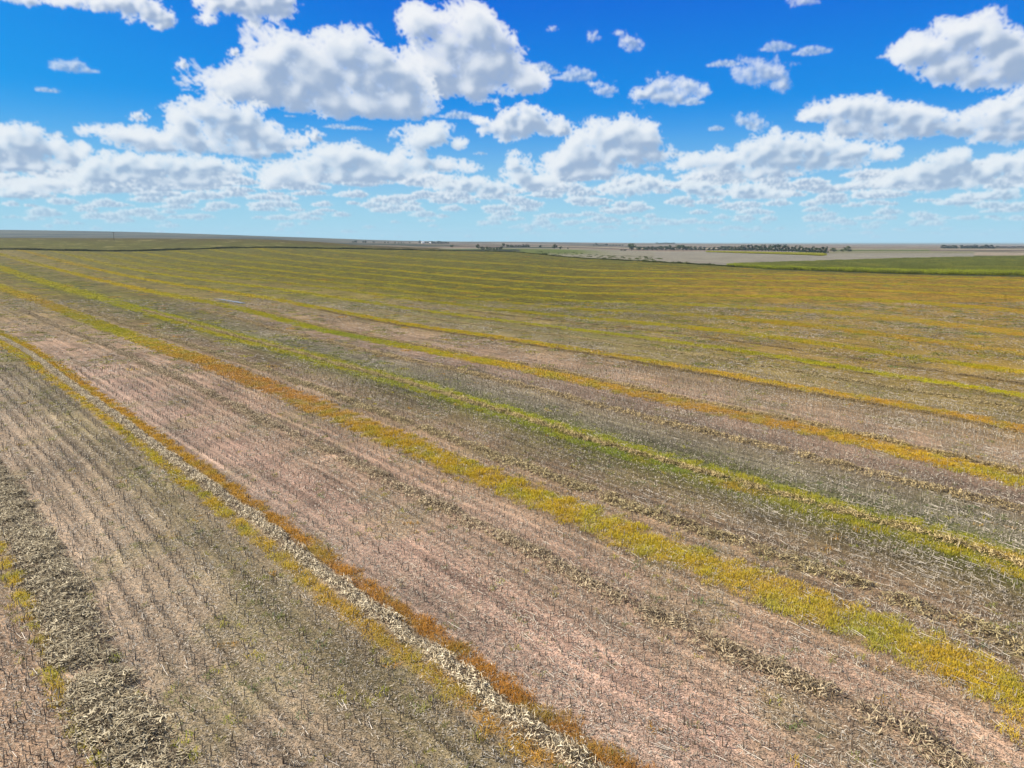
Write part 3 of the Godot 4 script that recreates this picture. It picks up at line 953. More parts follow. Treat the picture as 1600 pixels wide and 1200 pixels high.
func build_strip(n: int, label: String, mats: Dictionary) -> void:
	var st: Array = STRIPS[n]
	var root := Node3D.new()
	put(root, "weed_strip", label, "weed strip", "strips of weeds between the stubble rows", "stuff")
	var near := [Scatter.new(), Scatter.new(), Scatter.new()]
	var far := [Scatter.new(), Scatter.new()]
	var half: float = st[1]
	var u0: float = st[0]
	var place := func(x: float, z: float, yaw: float, big: float, set_of: Array, dim: float):
		var c := along_keys(st, 4, z)
		var v := clump_noise.get_noise_2d(x * 0.35 + 20.0, z * 0.35)
		c = c.lerp(Color(176, 116, 30), clampf(v * 0.6, 0.0, 0.3)).lerp(Color(128, 128, 44), clampf(-v * 0.8, 0.0, 0.4))
		var tint := lin(c.r, c.g + (8.0 if c.r > c.g + 12.0 else 0.0), c.b + 18.0, SUNLIT * 1.42) * rng.randf_range(0.85, 1.15)
		var k: float = st[2] / 0.3 * rng.randf_range(0.5, 1.0) * dim
		set_of[rng.randi_range(0, set_of.size() - 1)].add(turned(x, z, yaw, Vector3(big, k, big)), tint)
	# nearer than 60 m: single tufts
	for p in strip_places(u0, 8.0, 62.0, 0.17, 1.0):
		var dir: Vector2 = p[2]
		var side := Vector2(dir.y, -dir.x)
		var rows := maxi(1, int(ceil(half * 2.0 / 0.17)))
		for j in rows:
			var t := (j + rng.randf()) / rows * 2.0 - 1.0
			t *= 1.3
			var x: float = p[0] + side.x * t * half + rng.randf_range(-0.12, 0.12)
			var z: float = p[1] + side.y * t * half + rng.randf_range(-0.12, 0.12)
			var v := clump_noise.get_noise_2d(x * 0.8, z * 0.8)
			var keep: float = st[3] * (1.0 - smooth(0.45, 1.3, absf(t))) * 0.92 + 0.85 * v
			if rng.randf() > keep:
				continue
			place.call(x, z, rng.randf_range(0, TAU), rng.randf_range(0.75, 1.2), near, 0.75 + 0.5 * v)
	# farther: wider clumps
	var rings := [[62.0, 150.0, 0.42, 1.3], [150.0, 330.0, 1.2, 3.2], [330.0, 720.0, 3.2, 8.0]]
	for ring in rings:
		for p in strip_places(u0, ring[0], ring[1], ring[2]):
			var dir: Vector2 = p[2]
			var side := Vector2(dir.y, -dir.x)
			# metres across per step of the row coordinate
			var e: float = ring[2]
			var grad := absf(across(p[0] + side.x * e, p[1] + side.y * e) - across(p[0] - side.x * e, p[1] - side.y * e)) / (2.0 * e)
			var real := half / maxf(grad, 0.15) * lerpf(1.0, 0.75, smooth(120.0, 220.0, p[1]))
			var rows := maxi(1, int(ceil(real * 2.0 / (ring[2] * 1.1))))
			for j in mini(rows, 14):
				var t := ((j + rng.randf()) / rows * 2.0 - 1.0) * 1.1
				var x: float = p[0] + side.x * t * real
				var z: float = p[1] + side.y * t * real + rng.randf_range(-0.4, 0.4) * ring[2]
				var keep: float = st[3] * (1.0 - smooth(0.75, 1.15, absf(t))) + 0.55 * clump_noise.get_noise_2d(x * 0.12, z * 0.12)
				if rng.randf() > keep or z > field_end(x / z) - 3.0:
					continue
				place.call(x, z, rng.randf_range(0, TAU), ring[3] * 0.5 * rng.randf_range(0.8, 1.2), far, 0.7)
	for i in 3:
		if near[i].places.size():
			put(scattered(near[i], mats["tuft"][i], mats["weed"]), "weeds", "", "", "", "stuff", root)
	for i in 2:
		if far[i].places.size():
			put(scattered(far[i], mats["far_tuft"][i], mats["weed"]), "weeds", "", "", "", "stuff", root)


func scatter_ground(mats: Dictionary) -> void:
	# straw litter, low weeds over the whole field, thinning into the distance
	var litter := [Scatter.new(), Scatter.new(), Scatter.new()]
	var coarse := [Scatter.new(), Scatter.new()]
	var lying := [Scatter.new(), Scatter.new()]
	var weeds := [Scatter.new(), Scatter.new()]
	var weeds_far := [Scatter.new()]
	# [nearest, farthest, cell]
	for ring in [[8.0, 34.0, 0.9], [34.0, 70.0, 1.5], [70.0, 150.0, 2.8], [150.0, 330.0, 5.5], [330.0, 690.0, 11.0]]:
		var cell: float = ring[2]
		var z: float = ring[0]
		while z < ring[1]:
			var x := -0.78 * z - 5.0
			while x < 0.78 * z + 5.0:
				var px := x + rng.randf() * cell
				var pz := z + rng.randf() * cell
				x += cell
				if pz > field_end(px / pz) - 4.0:
					continue
				var u := across(px, pz)
				var p := patch_noise.get_noise_2d(px * 0.2 + 70.0, pz * 0.15)
				var st := streak_noise.get_noise_2d(u * 1.6, (px * 0.6 - pz * 0.6) * 0.045)
				var dir := along_rows(px, pz)
				var yaw := -atan2(-dir.x, -dir.y)
				var bright := lerpf(0.56, 0.88, smooth(-0.5, 0.6, st)) * rng.randf_range(0.8, 1.2)
				var tint := Color(0.62, 0.55, 0.46).lerp(Color(0.5, 0.47, 0.42), smooth(-0.3, 0.5, p)) * bright
				if cell < 1.0:
					if rng.randf() < 0.95 + 0.3 * p:
						litter[rng.randi_range(0, 2)].add(turned(px, pz, rng.randf_range(0, TAU), Vector3(1, 1, 1) * rng.randf_range(0.8, 1.25)), tint)
				elif cell < 2.0:
					if rng.randf() < 0.9 + 0.3 * p:
						litter[rng.randi_range(0, 2)].add(turned(px, pz, rng.randf_range(0, TAU), Vector3(1.5, 1.3, 1.5) * rng.randf_range(0.8, 1.25)), tint)
				else:
					if rng.randf() < (0.6 if cell < 4.0 else 0.0):
						coarse[rng.randi_range(0, 1)].add(turned(px, pz, rng.randf_range(0, TAU), Vector3.ONE * rng.randf_range(0.8, 1.3) * cell / 3.0), tint * 0.8)
				# longer stalks lie along the rows, most of them to the right
				var share := 0.1 + 0.38 * smooth(0.15, 0.5, px / pz) * (1.0 - 0.6 * smooth(25.0, 50.0, pz)) + 0.25 * smooth(0.1, 0.5, p)
				if cell < 2.0 and rng.randf() < share:
					lying[rng.randi_range(0, 1)].add(turned(px, pz, yaw + rng.randf_range(-0.3, 0.3), Vector3.ONE * rng.randf_range(0.8, 1.3)), Color(0.66, 0.6, 0.53) * rng.randf_range(0.7, 1.15))
				# low weeds
				var weedy := patch_noise.get_noise_2d(px * 0.13 + 300.0, pz * 0.09 + 40.0) + 0.35 * patch_noise.get_noise_2d(px * 0.42 + 90.0, pz * 0.3)
				var zone := smooth(26.0, 30.0, u) * (1.0 - smooth(36.0, 39.0, u)) * 0.3 + smooth(6.5, 9.0, u) * (1.0 - smooth(10.5, 12.0, u)) * 0.3 + smooth(66.0, 76.0, u) * 0.2 - smooth(13.0, 15.0, u) * (1.0 - smooth(17.0, 19.0, u)) * 0.15
				var tries := 3 if cell < 1.0 else (5 if cell < 2.0 else 4)
				for i in tries:
					if rng.randf() < 0.13 + 0.75 * smooth(0.0, 0.55, weedy + zone):
						var wx := px + rng.randf_range(-0.5, 0.5) * cell
						var wz := pz + rng.randf_range(-0.5, 0.5) * cell
						var hue := clump_noise.get_noise_2d(wx * 0.3, wz * 0.3) + rng.randf_range(-0.3, 0.3)
						var c := lin(110, 112, 60).lerp(lin(146, 140, 40), smooth(-0.1, 0.4, hue)).lerp(lin(168, 122, 40), smooth(0.4, 0.7, hue)).lerp(lin(84, 104, 62), smooth(-0.25, -0.6, hue))
						c = c * 1.15 * rng.randf_range(0.8, 1.2)
						if cell < 2.0:
							var k := rng.randf_range(0.45, 1.2)
							weeds[rng.randi_range(0, 1)].add(turned(wx, wz, rng.randf_range(0, TAU), Vector3(k, k * rng.randf_range(0.5, 1.3), k)), c)
						else:
							weeds_far[0].add(turned(wx, wz, rng.randf_range(0, TAU), Vector3(0.9 * cell / 3.0, 0.5, 0.9 * cell / 3.0) * rng.randf_range(0.6, 1.2)), c)
			z += cell
	var root := Node3D.new()
	put(root, "straw_litter", "chopped straw and leaf litter strewn over the bare soil between the strips", "straw litter", "", "stuff")
	for i in 3:
		put(scattered(litter[i], mats["litter"][i], mats["straw"]), "litter", "", "", "", "stuff", root)
	for i in 2:
		put(scattered(coarse[i], mats["coarse"][i], mats["straw"]), "litter", "", "", "", "stuff", root)
		put(scattered(lying[i], mats["lying"][i], mats["straw"]), "fallen_stalks", "", "", "", "stuff", root)
	root = Node3D.new()
	put(root, "low_weeds", "low grey green and yellow weeds scattered over the stubble", "weeds", "", "stuff")
	for i in 2:
		put(scattered(weeds[i], mats["weedlet"][i], mats["weed"]), "weeds", "", "", "", "stuff", root)
	put(scattered(weeds_far[0], mats["far_tuft"][0], mats["weed"]), "weeds", "", "", "", "stuff", root)


func build_stubble(mats: Dictionary) -> void:
	var spots := []
	var u := -6.0
	while u < 62.0:
		var bare := 1.0
		for st in STRIPS:
			if absf(u - st[0]) < st[1]:
				bare = 0.25
		var step := 0.19
		for p in strip_places(u, 9.0, 72.0, step, 0.92):
			var x: float = p[0] + rng.randf_range(-0.18, 0.18)
			var z: float = p[1] + rng.randf_range(-0.18, 0.18)
			var keep := bare * (0.95 + 0.5 * patch_noise.get_noise_2d(x * 0.16, z * 0.12 + 90.0))
			if rng.randf() < keep:
				var k := rng.randf_range(0.35, 1.0)
				var t := Transform3D(Basis.from_euler(Vector3(rng.randf_range(-0.16, 0.16), rng.randf_range(0, TAU), rng.randf_range(-0.16, 0.16))).scaled_local(Vector3(1.0, k, 1.0)), on_land(x, z))
				spots.append([z, t, Color(0.13, 0.1, 0.08).lerp(Color(0.6, 0.54, 0.45), pow(rng.randf(), 2.5) + 0.35 * smooth(0.2, 0.6, x / z))])  # paler to the right: front lighting put into the stalk tint
		u += 0.76
	spots.sort_custom(func(a, b): return a[0] < b[0])
	var rest := [Scatter.new(), Scatter.new(), Scatter.new()]
	var single := 0
	var browns := []
	for i in 4:
		var m := tinted(0.85, 0.25)
		m.albedo_color = [Color(0.46, 0.41, 0.36), Color(0.52, 0.46, 0.4), Color(0.42, 0.37, 0.32), Color(0.66, 0.6, 0.52)][i]
		browns.append(m)
	for s in spots:
		var t: Transform3D = s[1]
		var y_in := (t.origin.x / -t.origin.z)
		if single < 300 and s[0] > 15.6 and absf(y_in) < 0.66:
			var o := MeshInstance3D.new()
			o.mesh = mats["stalk"][single % 3]
			o.material_override = browns[single % 4]
			o.transform = t
			put(o, "stubble_stalk", "short dry cut stalk standing upright in the soil near the bottom edge", "stubble stalk", "cut stalks standing in rows")
			single += 1
		else:
			rest[rng.randi_range(0, 2)].add(t, s[2])
	var root := Node3D.new()
	put(root, "stubble", "rows of short cut stalks standing over the field", "stubble", "", "stuff")
	for i in 3:
		put(scattered(rest[i], mats["stalk"][i], mats["stem"]), "stalks", "", "", "", "stuff", root)


# ---------------------------------------------------------------- beyond the field
func crown_shape(kind: int, sd: int) -> ArrayMesh:    # a unit crown: height 1, width 1, many small leaf faces in clumps
	var r := RandomNumberGenerator.new()
	r.seed = sd
	var g := Geo.new()
	var clumps := []
	for i in 13:
		var y := r.randf_range(0.2, 0.92)
		var wide := sin(clampf((y - 0.08) / 0.95, 0.0, 1.0) * PI) if kind == 0 else 1.0 - 0.75 * (y - 0.1)
		if kind == 2:
			y = r.randf_range(0.1, 0.75)
			wide = 1.0 - 0.5 * y
		var a := r.randf_range(0, TAU)
		clumps.append([Vector3(cos(a), 0, sin(a)) * 0.34 * wide * sqrt(r.randf()) + Vector3(0, y, 0), r.randf_range(0.13, 0.22)])
	for c in clumps:
		for i in 34:
			var d := Vector3(r.randfn(), r.randfn(), r.randfn()).normalized()
			var p: Vector3 = c[0] + d * c[1] * pow(r.randf(), 0.4)
			p.y = clampf(p.y, 0.05, 1.02)
			var side := Vector3(r.randfn(), r.randfn(), r.randfn()).normalized()
			var up := d.cross(side).normalized()
			var q := r.randf_range(0.035, 0.06)
			var col := Color(1, 1, 1) * r.randf_range(0.75, 1.2)
			var nn := (d + Vector3(0, 0.3, 0)).normalized()
			var i0 := g.point(p - side * q, nn, col)
			var i1 := g.point(p + up * q, nn, col)
			var i2 := g.point(p + side * q, nn, col)
			var i3 := g.point(p - up * q, nn, col)
			g.tri(i0, i1, i2)
			g.tri(i0, i2, i3)
	return g.mesh()


func trunk_shape() -> ArrayMesh:
	var g := Geo.new()
	var col := Color(1, 1, 1)
	g.tube(Vector3(0, -0.03, 0), Vector3(0.01, 0.45, 0), 0.05, 0.03, 7, col, false)
	g.tube(Vector3(0.01, 0.45, 0), Vector3(0.0, 0.85, 0.01), 0.03, 0.008, 6, col)
	for a in [0.4, 2.3, 4.4]:
		g.tube(Vector3(0.005, 0.3 + 0.04 * a, 0), Vector3(cos(a) * 0.26, 0.52 + 0.05 * a, sin(a) * 0.26), 0.018, 0.006, 5, col)
	return g.mesh()


func build_trees() -> void:
	var bark := plain(84, 70, 56)
	bark.vertex_color_use_as_albedo = true
	var leaves := []
	for c in [Color(62, 76, 48), Color(44, 58, 42), Color(54, 68, 42), Color(84, 92, 58)]:
		var m := tinted(0.8, 0.2, 0.15)
		m.albedo_color = Color(c.r / 255.0, c.g / 255.0, c.b / 255.0)
		leaves.append(m)
	var crowns := []
	for k in 3:
		crowns.append([crown_shape(k, 31 + k), crown_shape(k, 61 + k)])
	var trunk := trunk_shape()
	var labels := [
		"small lone tree on the pale slope below the left skyline", "dark tree beside the white farmhouse", "dark tree in the block of trees right of the white farmhouse",
		"lone dark tree", "low bush along the dark field edge left of centre", "dark tree in the belt at the centre of the skyline",
		"round dark tree on the grassy rise right of centre", "small tree on the distant ridge right of centre", "low dark bush at the foot of the tallest tree",
		"tallest tree, broad and dark, left end of the row beyond the grey field", "tree in the loose row beyond the grey field", "dark evergreen in the long shelterbelt behind the yellow green field",
		"dark evergreen in the short shelterbelt at the right end of the yellow green field", "round grey green tree standing alone right of the shelterbelt", "small thin pale tree between two round ones",
		"wide round tree right of the shelterbelt, the larger of the two", "tree in the clump on the skyline above the shelterbelt", "dark tree in the long belt at the far right skyline", "tree in the clump on the skyline above the tree row"]
	var groups := ["lone trees below the left skyline", "trees by the farmhouse", "block of trees by the farmhouse", "lone trees before the far fields", "bushes along the dark field edge", "tree belt at the centre",
		"trees on the grassy rise", "trees on the distant ridge", "bushes by the tallest tree", "", "trees in the loose row", "evergreens in the long shelterbelt", "evergreens in the short shelterbelt", "", "", "", "trees in the skyline clump at right",
		"trees in the far right belt", "trees in the skyline clump"]
	var own := {
		"0:0": "first small tree at the left end of the scattered trees on the pale slope", "1:0": "tall dark tree touching the left side of the white farmhouse",
		"3:0": "dark tree standing alone on the pale field left of the centre skyline", "3:1": "dark bushy tree at the edge of the dark field left of centre", "3:2": "tallest of the dark trees left of the centre skyline", "3:3": "dark tree next to the tallest one left of the centre skyline",
		"6:0": "small dark tree at the left of the grassy rise", "6:1": "larger of two dark round trees on the grassy rise", "6:2": "smaller of two dark round trees on the grassy rise", "6:3": "thin little tree right of the two round ones on the rise",
		"7:0": "single thin tree breaking the skyline right of centre"}
	var count := {}
	var first := {}
	for t in TREES:
		var k: int = t[4]
		var gr: int = t[5]
		var i: int = count.get(gr, 0)
		count[gr] = i + 1
		var high: float = t[2] * 0.1
		var wide: float = t[3] * 0.1
		var called: String = ["tree", "evergreen_tree", "bush"][k]
		var root: Node3D
		var key := "%d:%d" % [k, rng.randi_range(0, 1)]
		if first.has(key):
			root = first[key].duplicate()
		else:
			root = Node3D.new()
			part("trunk", trunk, bark, root)
			part("crown", crowns[k][int(key.split(":")[1])], leaves[k] if gr != 13 and gr != 15 and gr != 14 else leaves[3], root)
			first[key] = root
		for ch in root.get_children():
			var more := 1.1 if gr in [9, 10, 11, 12, 17] else 1.0
			more *= 0.85 + 0.3 * fposmod(t[0] * 0.37 + t[1] * 0.11, 1.0)
			(ch as MeshInstance3D).scale = Vector3(more, more, more) * Vector3(wide * (1.55 if ch.name == &"crown" else 0.55), high * 1.12, wide * (1.55 if ch.name == &"crown" else 0.55))
			if ch.name == &"crown":
				(ch as MeshInstance3D).material_override = leaves[3] if gr in [13, 14, 15] else (leaves[k] if rng.randf() < 0.7 else leaves[2])
		root.rotation.y = rng.randf_range(0, TAU)
		root.position = on_land(t[0], t[1])
		var tag := "%d:%d" % [gr, i]
		root.remove_meta("group")
		put(root, called, own.get(tag, labels[gr]), "bush" if k == 2 else "tree", groups[gr] if not own.has(tag) else "")


func build_house(at: Vector3, size: Vector3, turn: float, roof_rise: float, called: String, label: String, category: String) -> void:
	var root := Node3D.new()
	root.position = at
	root.rotation.y = turn
	put(root, called, label, category)
	var white := plain(196, 194, 188, 0.7)
	white.vertex_color_use_as_albedo = true
	var roof := plain(214, 214, 216, 0.5)
	roof.vertex_color_use_as_albedo = true
	var glass := plain(40, 46, 54, 0.15)
	glass.vertex_color_use_as_albedo = true
	var one := Color(1, 1, 1)
	var g := Geo.new()
	g.box(Vector3(-size.x / 2, -0.5, -size.z / 2), Vector3(size.x / 2, size.y, size.z / 2), one)
	for s in [-1.0, 1.0]:
		var n := Vector3(s, 0, 0)
		var a := g.point(Vector3(s * size.x / 2, size.y, -size.z / 2), n, one)
		var b := g.point(Vector3(s * size.x / 2, size.y, size.z / 2), n, one)
		var c := g.point(Vector3(s * size.x / 2, size.y + roof_rise, 0), n, one)
		g.tri(a, b, c)
	part("wall", g.mesh(), white, root)
	for s in [-1.0, 1.0]:
		var r := Geo.new()
		var lo := Vector3(0, size.y - 0.15, s * (size.z / 2 + 0.35))
		var hi := Vector3(0, size.y + roof_rise + 0.06, 0)
		var side := Vector3(size.x / 2 + 0.3, 0, 0)
		var nn := Vector3(0, size.z / 2, s * roof_rise).normalized()
		var th := Vector3(0, 0.14, 0)
		var p := [lo - side, lo + side, hi + side, hi - side]
		var ids := []
		for q in p:
			ids.append(r.point(q + th, nn, one))
		for q in p:
			ids.append(r.point(q, -nn, one))
		r.tri(ids[0], ids[1], ids[2])
		r.tri(ids[0], ids[2], ids[3])
		r.tri(ids[4], ids[6], ids[5])
		r.tri(ids[4], ids[7], ids[6])
		for e in [[0, 1], [1, 2], [3, 0]]:
			r.tri(ids[e[0]], ids[e[1] + 4], ids[e[1]])
			r.tri(ids[e[0]], ids[e[0] + 4], ids[e[1] + 4])
		part("roof", r.mesh(), roof, root)
	var d := Geo.new()
	d.box(Vector3(-0.5, 0, size.z / 2 - 0.05), Vector3(0.5, 2.1, size.z / 2 + 0.04), one)
	part("door", d.mesh(), plain(110, 84, 66), root)
	for x in [-size.x * 0.3, size.x * 0.3]:
		var w := Geo.new()
		w.box(Vector3(x - 0.6, 1.0, size.z / 2 - 0.05), Vector3(x + 0.6, 2.2, size.z / 2 + 0.03), one)
		part("window", w.mesh(), glass, root)


func build_pole(x: float, depth: float, high: float, label: String) -> void:
	var root := Node3D.new()
	root.position = on_land(x, depth)
	put(root, "utility_pole", label, "utility pole")
	var wood := plain(70, 58, 48)
	wood.vertex_color_use_as_albedo = true
	var g := Geo.new()
	g.tube(Vector3(0, -0.5, 0), Vector3(0, high, 0), 0.2, 0.14, 8, Color(1, 1, 1))
	part("pole", g.mesh(), wood, root)
	var c := Geo.new()
	c.box(Vector3(-1.3, high - 0.9, -0.09), Vector3(1.3, high - 0.65, 0.09), Color(1, 1, 1))
	part("crossarm", c.mesh(), wood, root)
	for k in [-1.1, 0.0, 1.1]:
		var i := Geo.new()
		i.tube(Vector3(k, high - 0.65, 0), Vector3(k, high - 0.35, 0), 0.06, 0.05, 6, Color(1, 1, 1))
		part("insulator", i.mesh(), plain(120, 110, 104, 0.3), root)


func build_mast(x: float, depth: float, high: float) -> void:
	var root := Node3D.new()
	root.position = on_land(x, depth)
	put(root, "radio_mast", "thin lattice radio mast rising above the skyline left of centre", "radio mast")
	var steel := plain(150, 152, 156, 0.5)
	steel.vertex_color_use_as_albedo = true
	var corners := [Vector3(-0.5, 0, -0.3), Vector3(0.5, 0, -0.3), Vector3(0, 0, 0.5)]
	for p in corners:
		var g := Geo.new()
		g.tube(p * 1.6 - Vector3(0, 0.5, 0), p * 0.7 + Vector3(0, high, 0), 0.12, 0.1, 6, Color(1, 1, 1))
		part("leg", g.mesh(), steel, root)
	var b := Geo.new()
	var n := 12
	for i in n:
		for k in 3:
			var t0 := i / float(n)
			var t1 := (i + 1) / float(n)
			b.tube(corners[k] * lerpf(1.6, 0.7, t0) + Vector3(0, high * t0, 0), corners[(k + 1) % 3] * lerpf(1.6, 0.7, t1) + Vector3(0, high * t1, 0), 0.05, 0.05, 5, Color(1, 1, 1))
	part("brace", b.mesh(), steel, root)


func crop_shape(sd: int, plants: int, half: float, high: float) -> ArrayMesh:
	var r := RandomNumberGenerator.new()
	r.seed = sd
	var g := Geo.new()
	for i in plants:
		var p := Vector3(r.randf_range(-half, half), -0.05, r.randf_range(-half, half))
		var h := high * r.randf_range(0.8, 1.15)
		var col := Color(1, 1, 1) * r.randf_range(0.8, 1.15)
		g.tube(p, p + Vector3(r.randf_range(-0.08, 0.08), h, r.randf_range(-0.08, 0.08)), 0.025, 0.015, 3, col * 0.8, false)
		for k in 7:
			var y := h * (0.3 + 0.7 * k / 6.0)
			var a := r.randf_range(0, TAU)
			var d := Vector3(cos(a), 0, sin(a))
			var l := r.randf_range(0.22, 0.42)
			g.ribbon([p + Vector3(0, y, 0), p + d * l * 0.6 + Vector3(0, y + 0.06, 0), p + d * l + Vector3(0, y - 0.08, 0)], [0.03, 0.13, 0.0], d.cross(Vector3.UP), col * r.randf_range(0.85, 1.2), 0.55)
	return g.mesh()


func build_crops(mats: Dictionary) -> void:
	var green := [Scatter.new(), Scatter.new()]
	var z := 215.0
	while z < 670.0:
		var cell := 2.2 + (z - 215.0) * 0.008
		var x := 0.2 * z
		while x < 0.8 * z:
			var px := x + rng.randf_range(0.2, 0.8) * cell
			var pz := z + rng.randf_range(0.2, 0.8) * cell
			x += cell
			var s := px / pz
			var e := field_end(s) + 4.0
			if pz < e or pz > crop_end(s) or s < 0.225:
				continue
			var edge := 1.0 - smooth(14.0, 34.0, pz - e + 10.0 * patch_noise.get_noise_2d(px * 0.08, pz * 0.08))
			var c := lin(84, 90, 40).lerp(lin(110, 118, 28), edge)
			var f := patch_noise.get_noise_2d(px * 0.05, pz * 0.02)
			c = c.lerp(lin(116, 112, 44), 0.5 * smooth(0.15, 0.5, f)).lerp(lin(70, 76, 38), 0.5 * smooth(-0.1, -0.4, f))
			green[rng.randi_range(0, 1)].add(turned(px, pz, rng.randf_range(0, TAU), Vector3(cell / 2.0, 0.85 + 0.3 * rng.randf(), cell / 2.0)), c * 1.25 * rng.randf_range(0.85, 1.15))
		z += cell * 0.95
	var root := Node3D.new()
	put(root, "crop_field", "tall green crop with a bright yellow green near edge, right of the stubble field", "crop", "", "stuff")
	for i in 2:
		put(scattered(green[i], mats["crop"][i], mats["weed"]), "plants", "", "", "", "stuff", root)
	var yellow := Scatter.new()
	z = 720.0
	while z < 1180.0:
		var x := 0.25 * z
		while x < 0.43 * z:
			var px := x + rng.randf() * 5.0
			var pz := z + rng.randf() * 5.0
			x += 5.0
			if yellow_field(px / pz, pz):
				yellow.add(turned(px, pz, rng.randf_range(0, TAU), Vector3(2.7, 0.8, 2.7)), lin(142, 138, 24).lerp(lin(112, 122, 34), rng.randf() * 0.7))
		z += 5.0
	root = scattered(yellow, mats["crop"][0], mats["weed"])
	put(root, "yellow_crop_field", "small bright yellow green crop field before the long shelterbelt", "crop", "", "stuff")
	# rough growth along the far edge of the stubble
	var verge := [Scatter.new(), Scatter.new()]
	var s := -0.76
	while s < 0.3:
		var e := field_end(s)
		for k in 3:
			var d := e + rng.randf_range(-1.0, 7.0)
			var x := s * d
			var v := clump_noise.get_noise_2d(x * 0.05, 3.0)
			var k2 := rng.randf_range(0.6, 1.3) * (1.0 + 0.5 * v)
			if s > -0.12:
				k2 *= 0.45 if rng.randf() < 0.9 else 1.0
			var c := lin(44, 50, 26).lerp(lin(76, 82, 40), rng.randf() * 0.6 if s < -0.12 else rng.randf())
			verge[rng.randi_range(0, 1)].add(turned(x, d, rng.randf_range(0, TAU), Vector3(3.2, 2.4 * k2, 3.2)), c)
		s += 1.0 / e
	root = Node3D.new()
	put(root, "field_margin", "dark line of rough weeds and brush along the far edge of the stubble field", "brush", "", "stuff")
	for i in 2:
		put(scattered(verge[i], mats["brush"][i], mats["leaf"]), "brush", "", "", "", "stuff", root)
	# bushes dotted over the grey field
	var bushes := Scatter.new()
	for i in 260:
		var sb := rng.randf_range(0.03, 0.2)
		var d := field_end(sb) + 4.0 + pow(rng.randf(), 1.6) * (190.0 + 300.0 * (0.2 - sb))
		var n := patch_noise.get_noise_2d(sb * 200.0, d * 0.03)
		if n < -0.05:
			continue
		var k := rng.randf_range(0.8, 2.6)
		bushes.add(turned(sb * d, d, rng.randf_range(0, TAU), Vector3(k * 1.6, k * 0.75, k * 1.6)), lin(62, 74, 36).lerp(lin(92, 100, 50), rng.randf()))
	root = scattered(bushes, mats["brush"][0], mats["leaf"])
	put(root, "weed_brush", "dark green weeds dotted over the near side of the grey field", "brush", "", "stuff")


func build_puddle() -> void:
	var g := Geo.new()
	var centre := g.point(Vector3(0, 0, 0), Vector3.UP, Color(1, 1, 1))
	var n := 96
	for i in n:
		var a := TAU * i / n
		var r := 1.0 + 0.75 * clump_noise.get_noise_2d(cos(a) * 2.6 + 9.0, sin(a) * 2.6)
		g.point(Vector3(cos(a) * 7.0 * r, 0, sin(a) * 0.7 * r), Vector3.UP, Color(1, 1, 1))
	for i in n:
		g.tri(centre, 1 + i, 1 + (i + 1) % n)
	var m := plain(96, 88, 80, 0.22)
	m.metallic_specular = 0.5
	var o := MeshInstance3D.new()
	o.mesh = g.mesh()
	o.material_override = m
	var d := along_rows(-56.5, 147.0)
	o.position = on_land(-56.2, 146.8) + Vector3(0, 0.06, 0)
	o.rotation.y = atan2(d.y, d.x)
	put(o, "puddle", "shallow puddle of rainwater shining in the stubble at left", "puddle")


